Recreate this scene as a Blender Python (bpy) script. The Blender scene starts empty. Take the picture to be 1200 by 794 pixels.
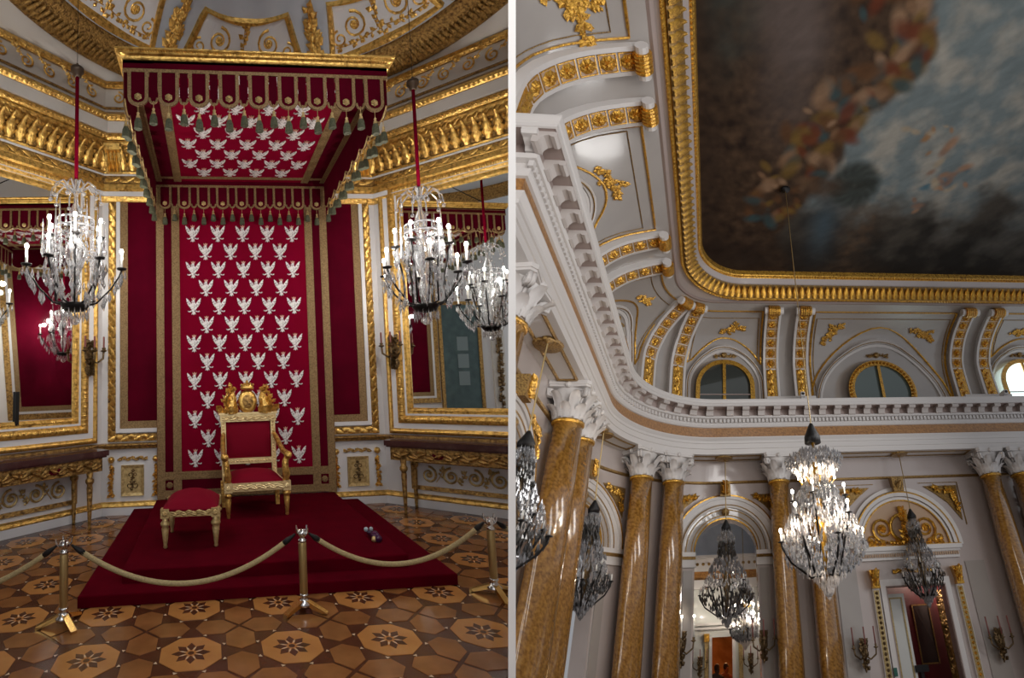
import bpy, bmesh, math, random
import numpy as np
from mathutils import Vector, Matrix, noise

random.seed(7)
S = bpy.context.scene
COL = S.collection
PI = math.pi
sin, cos, radians = math.sin, math.cos, math.radians

# ------------------------------------------------------------------ camera
EYE = Vector((0.0, 0.0, 1.6))
C_R = Vector((0.99595, -0.08636, -0.02488)).normalized()
C_F = Vector((0.08837, 0.99142, 0.09635)).normalized()
C_U = C_R.cross(C_F).normalized()
C_R = C_F.cross(C_U).normalized()
cam_d = bpy.data.cameras.new('camera')
cam_d.sensor_fit = 'HORIZONTAL'
cam_d.sensor_width = 36.0
cam_d.lens = 576.0 / 1200.0 * 36.0
cam_d.shift_x = 302.0 / 1200.0
cam_d.clip_start = 0.05
cam_d.clip_end = 200
cam = bpy.data.objects.new('camera', cam_d)
m = Matrix.Identity(4)
for i in range(3):
    m[i][0] = C_R[i]; m[i][1] = C_U[i]; m[i][2] = -C_F[i]; m[i][3] = EYE[i]
cam.matrix_world = m
COL.objects.link(cam)
S.camera = cam

# ------------------------------------------------------------------ the two rooms' frames
# Throne room: x along the throne wall, y into the room, z up.  XC is its centre line.
XC = 0.46
TH = radians(43.5)
SW, CW = sin(TH), cos(TH)
def TW(a, h, o):                 # throne wall: a from the centre, h height, o out from the wall
    return (XC + a, 6.66 - o, h)
def MW(sg):                      # the canted mirror walls, right sg=1, left sg=-1
    def f(s, h, o):
        return (XC + sg * (1.9 + CW * s - SW * o), 6.66 - SW * s - CW * o, h)
    return f
# Great hall: axes along its side wall (d), its end wall (u) and its columns (v)
HU = Vector((1.11817, 0.01683, -0.01939))
HD = Vector((0.84864, 0.81967, -0.46493))
HV = Vector((0.55208, 0.39560, 0.88268))
def HP(u, d, v):
    return tuple(EYE + HU * u + HD * d + HV * v)
# hall wall path: s<-5.97 side wall, -5.97..0 rounded corner, s>0 end wall; o inwards
AU, AD, AR = 0.1, 12.65, 3.8
AL = AR * PI / 2
def HUD(s, o):
    if s > 0: return (AU + s, AD + AR - o)
    if s < -AL: return (AU - AR + o, AD + s + AL)
    t = PI / 2 - s / AR
    return (AU + (AR - o) * cos(t), AD + (AR - o) * sin(t))
def HW(s, h, o):
    u, d = HUD(s, o)
    return HP(u, d, h)
# the wall that parts the two rooms
P_N = (C_R * 0.88566 - C_F * 0.46435).normalized()
P_F = (C_F + C_R * (302 / 576)).normalized()
P_U = P_F.cross(P_N) * -1
if P_U.z < 0: P_U = -P_U
P_HALF = 0.0153

# ------------------------------------------------------------------ light
world = bpy.data.worlds.new('world'); S.world = world
world.use_nodes = True
bg = world.node_tree.nodes['Background']
bg.inputs[0].default_value = (0.94, 0.95, 1.0, 1)
bg.inputs[1].default_value = 0.30
def area(name, loc, to, size, size_y, power, colour):
    l = bpy.data.lights.new(name, 'AREA'); l.shape = 'RECTANGLE'
    l.size = size; l.size_y = size_y; l.energy = power; l.color = colour
    o = bpy.data.objects.new(name, l); o.location = loc
    o.rotation_euler = (Vector(to) - Vector(loc)).to_track_quat('-Z', 'Y').to_euler()
    COL.objects.link(o); return o
area('throne_room_window_light', (-1.4, -1.8, 2.7), (0.6, 6.0, 2.9), 2.6, 2.8, 42, (1.0, 0.97, 0.93))
for wd in (1.0, 5.0, 9.0):
    area('hall_window_light', HP(13.5, wd, 4.2), HP(0, wd + 3.5, 4.5), 1.3, 5.5, 150, (1.0, 0.975, 0.95))
for wu in (1.0, 4.5, 8.0):
    area('hall_window_light_behind', HP(wu, -2.0, 3.6), HP(wu - .5, 16, 2.6), 1.3, 5.5, 165, (1.0, 0.95, 0.90))
S.view_settings.view_transform = 'Standard'
S.view_settings.look = 'None'
S.view_settings.gamma = 1.0
S.view_settings.use_curve_mapping = False
S.view_settings.exposure = 0.0
S.cycles.max_bounces = 8
S.cycles.glossy_bounces = 5
S.cycles.transmission_bounces = 6
S.cycles.sample_clamp_indirect = 6
S.cycles.use_denoising = True

# ------------------------------------------------------------------ materials
M = {}
def mat(name, col, rough=.5, metal=0.0, bump=None, var=None, sheen=0, coat=0, emit=None, trans=0, spec=None, ior=None, col2=None):
    mt = bpy.data.materials.new(name); mt.use_nodes = True
    nt = mt.node_tree; b = nt.nodes['Principled BSDF']
    I = b.inputs
    I['Base Color'].default_value = (*col, 1); I['Roughness'].default_value = rough; I['Metallic'].default_value = metal
    if sheen: I['Sheen Weight'].default_value = sheen; I['Sheen Roughness'].default_value = .4; I['Sheen Tint'].default_value = (*[min(1, c * 3) for c in col], 1)
    if coat: I['Coat Weight'].default_value = coat; I['Coat Roughness'].default_value = .08
    if emit: I['Emission Color'].default_value = (*emit[0], 1); I['Emission Strength'].default_value = emit[1]
    if trans: I['Transmission Weight'].default_value = trans
    if spec is not None: I['Specular IOR Level'].default_value = spec
    if ior: I['IOR'].default_value = ior
    if var or bump:
        tc = nt.nodes.new('ShaderNodeTexCoord')
    if var:                       # var = (scale, second colour, contrast lo, hi, detail)
        n = nt.nodes.new('ShaderNodeTexNoise'); n.inputs['Scale'].default_value = var[0]; n.inputs['Detail'].default_value = var[4] if len(var) > 4 else 6
        r = nt.nodes.new('ShaderNodeValToRGB'); r.color_ramp.elements[0].position = var[2]; r.color_ramp.elements[1].position = var[3]
        r.color_ramp.elements[0].color = (*col, 1); r.color_ramp.elements[1].color = (*var[1], 1)
        nt.links.new(tc.outputs['Object'], n.inputs['Vector']); nt.links.new(n.outputs['Fac'], r.inputs['Fac']); nt.links.new(r.outputs['Color'], I['Base Color'])
    if bump:                      # bump = (scale, strength, distance)
        n = nt.nodes.new('ShaderNodeTexNoise'); n.inputs['Scale'].default_value = bump[0]; n.inputs['Detail'].default_value = 4
        bm_ = nt.nodes.new('ShaderNodeBump'); bm_.inputs['Strength'].default_value = bump[1]; bm_.inputs['Distance'].default_value = bump[2]
        nt.links.new(tc.outputs['Object'], n.inputs['Vector']); nt.links.new(n.outputs['Fac'], bm_.inputs['Height']); nt.links.new(bm_.outputs['Normal'], I['Normal'])
    M[name] = mt
    return mt
mat('gold', (.80, .51, .14), .28, .78, bump=(34, .5, .02), var=(22, (.30, .15, .03), .46, .74))
mat('gold_dark', (.46, .28, .085), .38, .65, bump=(45, .7, .02), var=(28, (.13, .066, .02), .42, .68))
mat('gold_hall', (.80, .44, .06), .27, .70, bump=(26, .5, .02), var=(14, (.30, .125, .015), .46, .74))
mat('gold_pale', (.62, .47, .22), .42, .55, bump=(60, .4, .01), var=(30, (.35, .24, .09), .4, .7))
mat('white_paint', (.66, .67, .70), .32, bump=(3, .04, .02))
mat('white_bright', (.95, .95, .95), .9, spec=.1)
mat('grey_blue_paint', (.50, .55, .63), .5, var=(3, (.44, .49, .57), .35, .7))
mat('pale_paint', (.60, .58, .55), .4)
mat('velvet', (.085, .0003, .010), .85, sheen=.02, spec=.05, bump=(60, .06, .004), var=(2.5, (.060, .0002, .007), .35, .7))
mat('velvet_bright', (.185, .0004, .018), .85, sheen=.02, spec=.05, bump=(60, .06, .004), var=(3, (.17, .0005, .014), .35, .7))
mat('carpet', (.080, .0002, .006), .95, spec=.03, bump=(120, .2, .004), var=(5, (.062, .0002, .005), .35, .7))
mat('upholstery', (.17, .0015, .014), .8, sheen=.04, spec=.1, bump=(80, .08, .003))
mat('braid', (.31, .205, .09), .6, .25, bump=(90, .7, .01), var=(70, (.17, .10, .04), .4, .65))
mat('tassel', (.10, .105, .06), .75, .1, bump=(90, .7, .01), var=(60, (.05, .06, .035), .4, .7))
mat('silver_thread', (.80, .78, .78), .45, .1, bump=(70, .4, .006), var=(42, (.30, .29, .29), .46, .64))
mat('crown_thread', (.62, .32, .25), .5, .2)
mat('wood_light', (.42, .20, .062), .16, var=(6, (.33, .145, .042), .3, .75, 8), bump=(14, .04, .01))
mat('wood_mid', (.25, .108, .036), .16, var=(7, (.165, .068, .022), .3, .75, 8), bump=(14, .04, .01))
mat('wood_dark', (.085, .028, .012), .20, var=(8, (.055, .018, .008), .3, .7))
mat('wood_white', (.50, .40, .28), .3)
mat('mirror_glass', (.86, .88, .86), .015, 1.0)
mat('brass', (.70, .46, .16), .22, 1.0, bump=(40, .06, .01))
mat('brass_dull', (.42, .30, .13), .4, .85, bump=(60, .2, .008))
mat('steel', (.6, .6, .6), .15, 1.0)
mat('rope', (.40, .32, .16), .7, .1, bump=(120, .6, .008), var=(90, (.26, .20, .10), .4, .7))
mat('black_iron', (.012, .011, .011), .5, .2, spec=.25)
mat('gold_cream', (.80, .64, .34), .38, .5, bump=(40, .3, .01), var=(25, (.58, .42, .18), .5, .8))
mat('bronze_cap', (.10, .07, .05), .4, .6)
mat('bronze', (.20, .13, .06), .4, .8, bump=(60, .5, .01), var=(40, (.07, .045, .02), .4, .7))
mat('dark_marble', (.055, .022, .022), .12, var=(9, (.12, .07, .06), .5, .8))
mat('crystal', (.90, .91, .93), .05, 0, trans=.86, ior=1.5, spec=.9)
mat('crystal_grey', (.42, .42, .44), .06, .25, trans=.35, ior=1.5, spec=.9)
mat('crystal_warm', (.95, .88, .82), .10, 0, trans=.2, ior=1.5, spec=.9)
mat('crystal_dark', (.10, .095, .09), .1, .3, spec=.9)
mat('candle', (.85, .84, .80), .4)
mat('candle_red', (.22, .07, .06), .5)
mat('bulb', (1, .96, .9), .3, emit=((1, .95, .88), 30))
mat('bulb_warm', (1, .9, .75), .3, emit=((1, .88, .70), 22))
mat('plaster', (.57, .505, .48), .22, var=(1.3, (.52, .455, .435), .3, .75), coat=.35, bump=(2.0, .05, .05))
mat('plaster_panel', (.45, .415, .385), .18, var=(1.1, (.41, .375, .35), .3, .75), coat=.5)
mat('stucco_white', (.72, .69, .67), .4, bump=(14, .06, .02))
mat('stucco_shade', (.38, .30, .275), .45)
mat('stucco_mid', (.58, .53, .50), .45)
mat('scagliola', (.44, .22, .045), .16, var=(15.0, (.20, .085, .014), .36, .68, 8), coat=.6)
mat('frieze_marble', (.46, .225, .065), .3, var=(16.0, (.24, .10, .025), .38, .68, 8))
mat('rosette_ground', (.50, .34, .22), .4)
mat('glass_dark', (.10, .11, .10), .06, .5, spec=.9)
mat('glass_green', (.12, .16, .15), .1, .3, spec=.8)
mat('daylight_glass', (.8, .95, .95), .2, emit=((.75, .95, .93), 1.5))
mat('dark_red_wall', (.10, .006, .010), .6)
mat('door_white', (.62, .63, .60), .3, coat=.3)
mat('brown_wood', (.16, .055, .018), .35, var=(4, (.09, .03, .01), .3, .7))
mat('warm_room', (.55, .25, .09), .6, var=(2, (.30, .11, .03), .3, .7))
mat('dark_picture', (.035, .02, .02), .25)
mat('skin', (.45, .26, .19), .5)
mat('hair_dark', (.02, .015, .012), .6)
mat('cloth_dark', (.05, .045, .05), .8)
mat('cloth_warm', (.30, .10, .04), .8)
mat('white_plastic', (.75, .75, .75), .4)
mat('green_plastic', (.02, .12, .09), .4)
mat('purple_gloss', (.05, .012, .05), .12)
mat('pale_blue', (.30, .38, .43), .4)
mat('pane_grey', (.19, .25, .27), .3)
mat('teal_cloth', (.07, .12, .13), .7, var=(5, (.045, .08, .09), .35, .7))
mat('floor_hall', (.14, .07, .03), .3)

# ------------------------------------------------------------------ mesh helpers
class MB:
    """collects shapes of one part; fn maps local points into the room"""
    def __init__(s, fn=None): s.v = []; s.f = []; s.i = []; s.fn = fn; s.mi = 0
    def add(s, vs, fs, fn=None):
        fn = fn or s.fn; n = len(s.v)
        s.v.extend([fn(*p) for p in vs] if fn else [tuple(p) for p in vs])
        s.f.extend([tuple(n + k for k in f) for f in fs]); s.i.extend([s.mi] * len(fs))
        return s
    def box(s, x0, x1, y0, y1, z0, z1, fn=None, seg=1):
        vs = []; fs = []
        for k in range(seg + 1):
            x = x0 + (x1 - x0) * k / seg
            vs += [(x, y0, z0), (x, y1, z0), (x, y1, z1), (x, y0, z1)]
        for k in range(seg):
            a = 4 * k
            for j in range(4): fs.append((a + j, a + (j + 1) % 4, a + 4 + (j + 1) % 4, a + 4 + j))
        e = 4 * seg
        fs += [(3, 2, 1, 0), (e, e + 1, e + 2, e + 3)]
        return s.add(vs, fs, fn)
    def prism(s, pts, z0, z1, fn=None, order=lambda a, b, c: (a, b, c)):
        n = len(pts)
        vs = [order(x, y, z0) for x, y in pts] + [order(x, y, z1) for x, y in pts]
        fs = [tuple(range(n))[::-1], tuple(range(n, 2 * n))] + [(k, (k + 1) % n, n + (k + 1) % n, n + k) for k in range(n)]
        return s.add(vs, fs, fn)
    def lathe(s, prof, c=(0, 0, 0), n=10, fn=None, a0=0, a1=2 * PI, axis=2, sq=1, cap=True):
        full = abs(a1 - a0 - 2 * PI) < 1e-6; vs = []; fs = []; k = n if full else n + 1
        for r, z in prof:
            for j in range(k):
                a = a0 + (a1 - a0) * j / n
                p = (r * cos(a), r * sin(a) * sq, z)
                if axis == 0: p = (p[2], p[0], p[1])
                if axis == 1: p = (p[0], p[2], p[1])
                vs.append((c[0] + p[0], c[1] + p[1], c[2] + p[2]))
        for i in range(len(prof) - 1):
            for j in range(n):
                b = (j + 1) % k
                fs.append((i * k + j, i * k + b, (i + 1) * k + b, (i + 1) * k + j))
        if full and cap:
            if prof[0][0] > 1e-5: fs.append(tuple(range(k))[::-1])
            if prof[-1][0] > 1e-5: fs.append(tuple((len(prof) - 1) * k + j for j in range(k)))
        return s.add(vs, fs, fn)
    def ball(s, c, r, n=8, m=6, fn=None, sz=1):
        return s.lathe([(r * sin(PI * i / m), -r * sz * cos(PI * i / m)) for i in range(m + 1)], c, n, fn)
    def tube(s, pts, r, n=6, fn=None, cap=True):
        P = [Vector(p) for p in pts]; k = len(P); vs = []; fs = []
        R = r if hasattr(r, '__len__') else [r] * k
        up = Vector((0.31, 0.23, 0.92)); prev = None
        for i in range(k):
            t = (P[min(i + 1, k - 1)] - P[max(i - 1, 0)])
            t = t.normalized() if t.length > 1e-9 else Vector((0, 0, 1))
            a = prev if prev is not None else (up if abs(t.dot(up)) < .95 else Vector((1, 0, 0)))
            a = (a - t * a.dot(t))
            if a.length < 1e-6: a = t.orthogonal()
            a.normalize(); prev = a; b = t.cross(a)
            for j in range(n):
                q = 2 * PI * j / n
                vs.append(tuple(P[i] + (a * cos(q) + b * sin(q)) * R[i]))
        for i in range(k - 1):
            for j in range(n):
                fs.append((i * n + j, i * n + (j + 1) % n, (i + 1) * n + (j + 1) % n, (i + 1) * n + j))
        if cap: fs += [tuple(range(n))[::-1], tuple((k - 1) * n + j for j in range(n))]
        return s.add(vs, fs, fn)
    def grid(s, f, nu, nv, fn=None, closed=False):
        vs = [f(i / nu, j / nv) for j in range(nv + 1) for i in range(nu + 1)]
        fs = [(j * (nu + 1) + i, j * (nu + 1) + i + 1, (j + 1) * (nu + 1) + i + 1, (j + 1) * (nu + 1) + i) for j in range(nv) for i in range(nu)]
        return s.add(vs, fs, fn)
    def sweep(s, prof, path, closed=False, endcap=True):
        """prof: [(a, b)], path: list of functions (a, b) -> point"""
        n = len(prof); vs = []; fs = []
        for pf in path: vs += [pf(a, b) for a, b in prof]
        for i in range(len(path) - 1):
            for j in range(n - (0 if closed else 1)):
                b = (j + 1) % n
                fs.append((i * n + j, i * n + b, (i + 1) * n + b, (i + 1) * n + j))
        if endcap and closed: fs += [tuple(range(n))[::-1], tuple((len(path) - 1) * n + j for j in range(n))]
        return s.add(vs, fs, lambda *p: tuple(p))

SMOOTH = set()
ROOM = {}           # mesh object -> which side of the parting wall it stands on
room = 'L'
LOCS = {}
def _mesh(name, mb, mats, loc=(0, 0, 0), smooth=False):
    me = bpy.data.meshes.new(name)
    L = Vector(loc)
    me.from_pydata([(p[0] - L[0], p[1] - L[1], p[2] - L[2]) for p in mb.v], [], mb.f)
    mats = mats if isinstance(mats, (list, tuple)) else [mats]
    for x in mats: me.materials.append(M[x])
    if len(mats) > 1: me.polygons.foreach_set('material_index', mb.i)
    if smooth: me.polygons.foreach_set('use_smooth', [True] * len(me.polygons))
    bm = bmesh.new(); bm.from_mesh(me); bmesh.ops.recalc_face_normals(bm, faces=bm.faces); bm.to_mesh(me); bm.free()
    me.update()
    return me
def tag(o, label=None, cat=None, group=None, kind=None):
    if label: o['label'] = label
    if cat: o['category'] = cat
    if group: o['group'] = group
    if kind: o['kind'] = kind
    return o
def thing(name, label, cat, loc, group=None):
    o = bpy.data.objects.new(name, None); o.empty_display_size = .1
    o.location = loc; COL.objects.link(o); LOCS[o] = Vector(loc); ROOM[o] = room
    return tag(o, label, cat, group)
def part(parent, name, mb, mats, smooth=False, label=None, kind=None):
    L = LOCS[parent] if parent else Vector((0, 0, 0))
    o = bpy.data.objects.new(name, _mesh(name, mb, mats, L, smooth))
    COL.objects.link(o); o.parent = parent; LOCS[o] = L; ROOM[o] = room
    if label: o['label'] = label
    if kind: o['kind'] = kind
    return o
def single(name, mb, mats, label, cat, loc=None, group=None, smooth=False):
    L = Vector(loc) if loc else Vector(mb.v[0])
    o = bpy.data.objects.new(name, _mesh(name, mb, mats, L, smooth)); o.location = L
    COL.objects.link(o); LOCS[o] = L; ROOM[o] = room
    return tag(o, label, cat, group)
def struct(name, mb, mats, smooth=False, label=None):
    o = part(None, name, mb, mats, smooth); o['kind'] = 'structure'
    if label: o['label'] = label
    return o
def copy_at(o, parent, off):     # the same mesh again, moved by off
    c = o.copy(); COL.objects.link(c); c.parent = parent; c.location = Vector(o.location) + Vector(off)
    LOCS[c] = LOCS[parent]; ROOM[c] = ROOM[o]
    return c
def copy_tree(o, parent, off, label=None):
    c = o.copy(); COL.objects.link(c); ROOM[c] = ROOM[o]
    if parent is None: c.location = Vector(o.location) + Vector(off); LOCS[c] = LOCS[o] + Vector(off)
    else: c.parent = parent; LOCS[c] = LOCS[parent]
    if label: c['label'] = label
    for ch in list(o.children): copy_tree(ch, c, off)
    return c
def at(p, rz=0, sc=1):           # a local frame set down at p and turned
    c_, s_ = cos(rz), sin(rz)
    return lambda x, y, z: (p[0] + sc * (c_ * x - s_ * y), p[1] + sc * (s_ * x + c_ * y), p[2] + sc * z)
def ring_pts(cx, cy, r, n, a0=0, a1=2 * PI):
    return [(cx + r * cos(a0 + (a1 - a0) * k / n), cy + r * sin(a0 + (a1 - a0) * k / n)) for k in range(n + 1)]
def leaf(mb, fn, w, h, d, curl=.35, n=3):
    """an acanthus leaf: x across, y up, z out"""
    def f(u, v):
        wid = w * (0.55 + .45 * sin(PI * min(1, v * 1.15))) * (1 - .55 * v * v) * (1 + .10 * cos(v * 18))
        x = (u - .5) * wid * (1 + .22 * math.cos(v * 22))
        z = d * (sin(v * PI * .62) + (curl if v > .85 else 0)) + d * .45 * (1 - abs(u - .5) * 2) - d * .25 * math.cos(u * 4 * PI)
        return (x, v * h * (1 - .06 * (v > .9)), z)
    mb.grid(f, 4, n, fn)
def blunt_leaf(mb, fn, w, h, d, n=5):
    """a capital's leaf: broad, lobed, the tip rolling outwards"""
    def f(u, v):
        wid = w * (.62 + .38 * sin(PI * min(1, v * .9))) * (1 if v < .8 else math.sqrt(max(.04, 1 - ((v - .8) / .22) ** 2))) * (1 + .10 * math.cos(v * 26))
        roll = max(0, v - .72) / .28
        return ((u - .5) * wid, h * (v if v < .8 else .8 + .2 * math.sin(roll * 1.9) * .9), d * (.25 + .9 * v * v + 1.3 * roll ** 1.5) + d * .5 * (1 - abs(u - .5) * 2) + d * .18 * math.cos(u * 6 * PI))
    mb.grid(f, 6, n, fn)
def scroll(mb, fn, c, r, turns=1.6, th=.012, sgn=1, a0=0, n=22):
    """a flat spiral tendril, coords (x, y, out)"""
    pts = []; rr = []
    for k in range(n + 1):
        t = k / n; a = a0 + sgn * t * turns * 2 * PI; q = r * (1 - .82 * t)
        pts.append((c[0] + q * cos(a), c[1] + q * sin(a), th * .7)); rr.append(th * (1 - .35 * t))
    mb.tube(pts, rr, 5, fn)
def sprig(mb, fn, pts, w, k, seed=1, th=.03):
    """a sprig of small leaves and buds along a curved stem; pts (x, y)"""
    R = random.Random(seed)
    mb.tube([(x, y, th) for x, y in pts], th * .5, 4, fn)
    for q in range(k):
        t = R.random() * (len(pts) - 1.001); i = int(t); t -= i
        x = pts[i][0] * (1 - t) + pts[i + 1][0] * t; y = pts[i][1] * (1 - t) + pts[i + 1][1] * t
        a = math.atan2(pts[i + 1][1] - pts[i][1], pts[i + 1][0] - pts[i][0]) + R.choice((-1, 1)) * R.uniform(.3, 1.2)
        l = w * R.uniform(.6, 1.2); b = l * .34
        ca, sa = cos(a), sin(a)
        vs = [(0, 0, th), (l * .5, b, th * 1.6), (l, 0, th * 1.2), (l * .5, -b, th * 1.6), (l * .45, 0, th * 2.4), (l * .4, 0, 0)]
        vs = [(x + ca * p - sa * q_, y + sa * p + ca * q_, z) for p, q_, z in vs]
        mb.add(vs, [(0, 4, 1), (1, 4, 2), (2, 4, 3), (3, 4, 0), (0, 1, 5), (1, 2, 5), (2, 3, 5), (3, 0, 5)], fn)
def rosette(mb, fn, c, r, d, petals=8):
    vs = [(c[0], c[1], d * .7)]
    n = petals * 2
    for k in range(n):
        a = 2 * PI * k / n; q = r * (1 if k % 2 else .86)
        vs.append((c[0] + q * cos(a), c[1] + q * sin(a), d * (.15 if k % 2 else .35)))
    for k in range(n):
        a = 2 * PI * k / n; q = r * .55
        vs.append((c[0] + q * cos(a), c[1] + q * sin(a), d * (1.0 if k % 2 else .6)))
    fs = []
    for k in range(n):
        k2 = (k + 1) % n
        fs += [(1 + k, 1 + k2, 1 + n + k2, 1 + n + k), (1 + n + k, 1 + n + k2, 0)]
    mb.add(vs, fs, fn)
    mb.lathe([(r * .24, d * .5), (r * .2, d * 1.15), (0, d * 1.3)], (c[0], c[1], 0), 6, fn)

# =================================================================== THE WALL BETWEEN THE ROOMS
def PW(f, h, o):                 # f forward along the parting wall, h height, o sideways (+ hall side)
    p = EYE + P_F * f + P_N * o
    return (p.x, p.y, h)
mb = MB(PW)
mb.box(2.56, 34, -P_HALF, P_HALF, 0, 1, lambda f, o, k: tuple(EYE + P_F * f + P_N * o + P_U * ((-1.82 - .5 * (f - 2.56)) if k == 0 else (6.5 if f < 3 else 14))))
ROOMLESS = struct('wall_parting', mb, 'white_bright', label='plain white end of the thin wall that parts the two rooms')
ROOM[ROOMLESS] = None

# =================================================================== THRONE ROOM
ML, MR = MW(-1), MW(1)
def frame(mb, fn, x0, x1, y0, y1, prof, closed=True):
    """rectangular frame; prof [(t outward from the opening, depth)]"""
    c = [(x0, y0, -1, -1), (x1, y0, 1, -1), (x1, y1, 1, 1), (x0, y1, -1, 1), (x0, y0, -1, -1)]
    mb.sweep(prof, [(lambda a, b, q=q: fn(q[0] + q[2] * a, q[1] + q[3] * a, b)) for q in c], closed=closed, endcap=False)
def strip(t0, t1, o0, o1, bulge=0):
    if bulge: return [(t0, 0), (t0, o0), (t0 * .75 + t1 * .25, (o0 + o1) / 2 + bulge * .8), ((t0 + t1) / 2, (o0 + o1) / 2 + bulge), (t0 * .25 + t1 * .75, (o0 + o1) / 2 + bulge * .8), (t1, o1), (t1, 0)]
    return [(t0, 0), (t0, o0), (t1, o1), (t1, 0)]
def leaf_run(mb, fn, x0, y0, x1, y1, w, step, o, d=.02):
    """small gilt leaves overlapping along a straight moulding"""
    L = math.hypot(x1 - x0, y1 - y0); n = max(1, int(L / step)); ux, uy = (x1 - x0) / L, (y1 - y0) / L
    for k in range(n):
        q = (k + .1) * L / n
        sd = 1 if k % 2 else -1
        def f(x, y, z, q=q, sd=sd):
            a = q + y; b = x + sd * y * .25
            return fn(x0 + ux * a - uy * b, y0 + uy * a + ux * b, o + z)
        leaf(mb, f, w, step * 1.35, d, n=2)
def bead_run(mb, fn, x0, y0, x1, y1, r, step, o):
    L = math.hypot(x1 - x0, y1 - y0); n = max(1, int(L / step))
    for k in range(n):
        t = (k + .5) / n; cx, cy = x0 + (x1 - x0) * t, y0 + (y1 - y0) * t
        vs = [(cx - r, cy, o), (cx, cy - r, o), (cx + r, cy, o), (cx, cy + r, o), (cx, cy, o + r)]
        mb.add(vs, [(0, 1, 4), (1, 2, 4), (2, 3, 4), (3, 0, 4)], fn)

def egg_run(mb, fn, x0, y0, x1, y1, r, step, o):
    L = math.hypot(x1 - x0, y1 - y0); n = max(1, int(L / step)); ux, uy = (x1 - x0) / L, (y1 - y0) / L
    for k in range(n):
        t = (k + .5) * L / n
        vs = [(0, 0, r * .95)]
        for q in range(6):
            a = q * PI / 3; vs += [(r * .5 * cos(a) * .62, r * .62 * sin(a), r * .75), (r * .62 * cos(a), r * 1.05 * sin(a), 0)]
        fs = []
        for q in range(6):
            q2 = (q + 1) % 6; fs += [(0, 1 + 2 * q, 1 + 2 * q2), (1 + 2 * q, 2 + 2 * q, 2 + 2 * q2, 1 + 2 * q2)]
        mb.add([(x0 + ux * (t + a) - uy * b, y0 + uy * (t + a) + ux * b, o + z) for a, b, z in vs], fs, fn)

# ---- floor
mb = MB(); mb.box(-4.2, 6.2, -3.0, 7.0, -.06, 0)
floor = struct('floor', mb, 'wood_dark', label='polished dark parquet with star medallions')
GS, GX, GY = .6182, -.7683, 3.1726
octo = [(.292 * GS * cos(PI / 8 + k * PI / 4) * 1.1, .292 * GS * sin(PI / 8 + k * PI / 4) * 1.1) for k in range(8)]
octo_src = star_src = sliv_src = None
hexa = {}
tri = MB()
for i in range(-4, 8):
    for j in range(-2, 6):
        x, y = GX + i * GS, GY + j * GS
        if -1.0 + .3 < x < 1.9 - .3 and y > 4.25: pass
        elif abs(x - XC) < 3.4 and y < 6.6 - max(0, abs(x - XC) - 1.6) * .95:
            if octo_src is None:
                m1 = MB(); m1.prism([(x + p, y + q) for p, q in octo], -.01, .004); octo_src = part(floor, 'octagon_tile', m1, 'wood_light')
                m2 = MB()
                for k in range(8):
                    a = k * PI / 4
                    pt = [(.028, 0), (.075, .026), (.118, 0), (.075, -.026)]
                    m2.prism([(x + p * cos(a) - q * sin(a), y + p * sin(a) + q * cos(a)) for p, q in pt], .003, .0055)
                m2.prism(ring_pts(x, y, .02, 8)[:-1], .003, .0055)
                star_src = part(octo_src, 'star_inlay', m2, 'wood_dark'); base = (x, y)
                m3 = MB()
                for k in range(8):
                    a = k * PI / 4 + PI / 8
                    pt = [(.030, 0), (.055, .005), (.075, 0), (.055, -.005)]
                    m3.prism([(x + p * cos(a) - q * sin(a), y + p * sin(a) + q * cos(a)) for p, q in pt], .003, .0055)
                sliv_src = part(octo_src, 'star_sliver', m3, 'wood_white')
            else:
                c = copy_at(octo_src, floor, (x - base[0], y - base[1], 0))
                for sc in (star_src, sliv_src):
                    d = sc.copy(); COL.objects.link(d); d.parent = c; LOCS[d] = LOCS[floor]; ROOM[d] = room
            for k in range(8):
                a = k * PI / 4 + PI / 8; q = .345 * GS
                tri.add([(x + (q + .02) * cos(a), y + (q + .02) * sin(a), .004), (x + q * cos(a + .07), y + q * sin(a + .07), .004), (x + q * cos(a - .07), y + q * sin(a - .07), .004)], [(0, 1, 2)])
        for k, (ox, oy) in enumerate(((-.255, 0), (.255, 0), (0, -.255), (0, .255))):
            cx, cy = x + (.5 + ox) * GS, y + (.5 + oy) * GS
            if -.95 < cx < 1.85 and cy > 4.05: continue
            if cy > 6.62 - max(0, abs(cx - XC) - 1.7) * .95 or abs(cx - XC) > 3.4: continue
            hp = [(-.215, 0), (-.13, .148), (.085, .148), (.225, 0), (.085, -.148), (-.13, -.148)]
            a = (0, PI, PI / 2, -PI / 2)[k]
            if k not in hexa:
                h1 = MB(); h1.prism([(cx + GS * (p * cos(a) - q * sin(a)), cy + GS * (p * sin(a) + q * cos(a))) for p, q in hp], -.01, .004)
                hexa[k] = (part(floor, 'hexagon_tile', h1, ('wood_mid', 'wood_mid', 'wood_mid', 'wood_mid')[k]), cx, cy)
            else:
                h0, bx, by = hexa[k]; copy_at(h0, floor, (cx - bx, cy - by, 0))
part(floor, 'triangle_inlay', tri, 'wood_white', kind='stuff')

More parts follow.
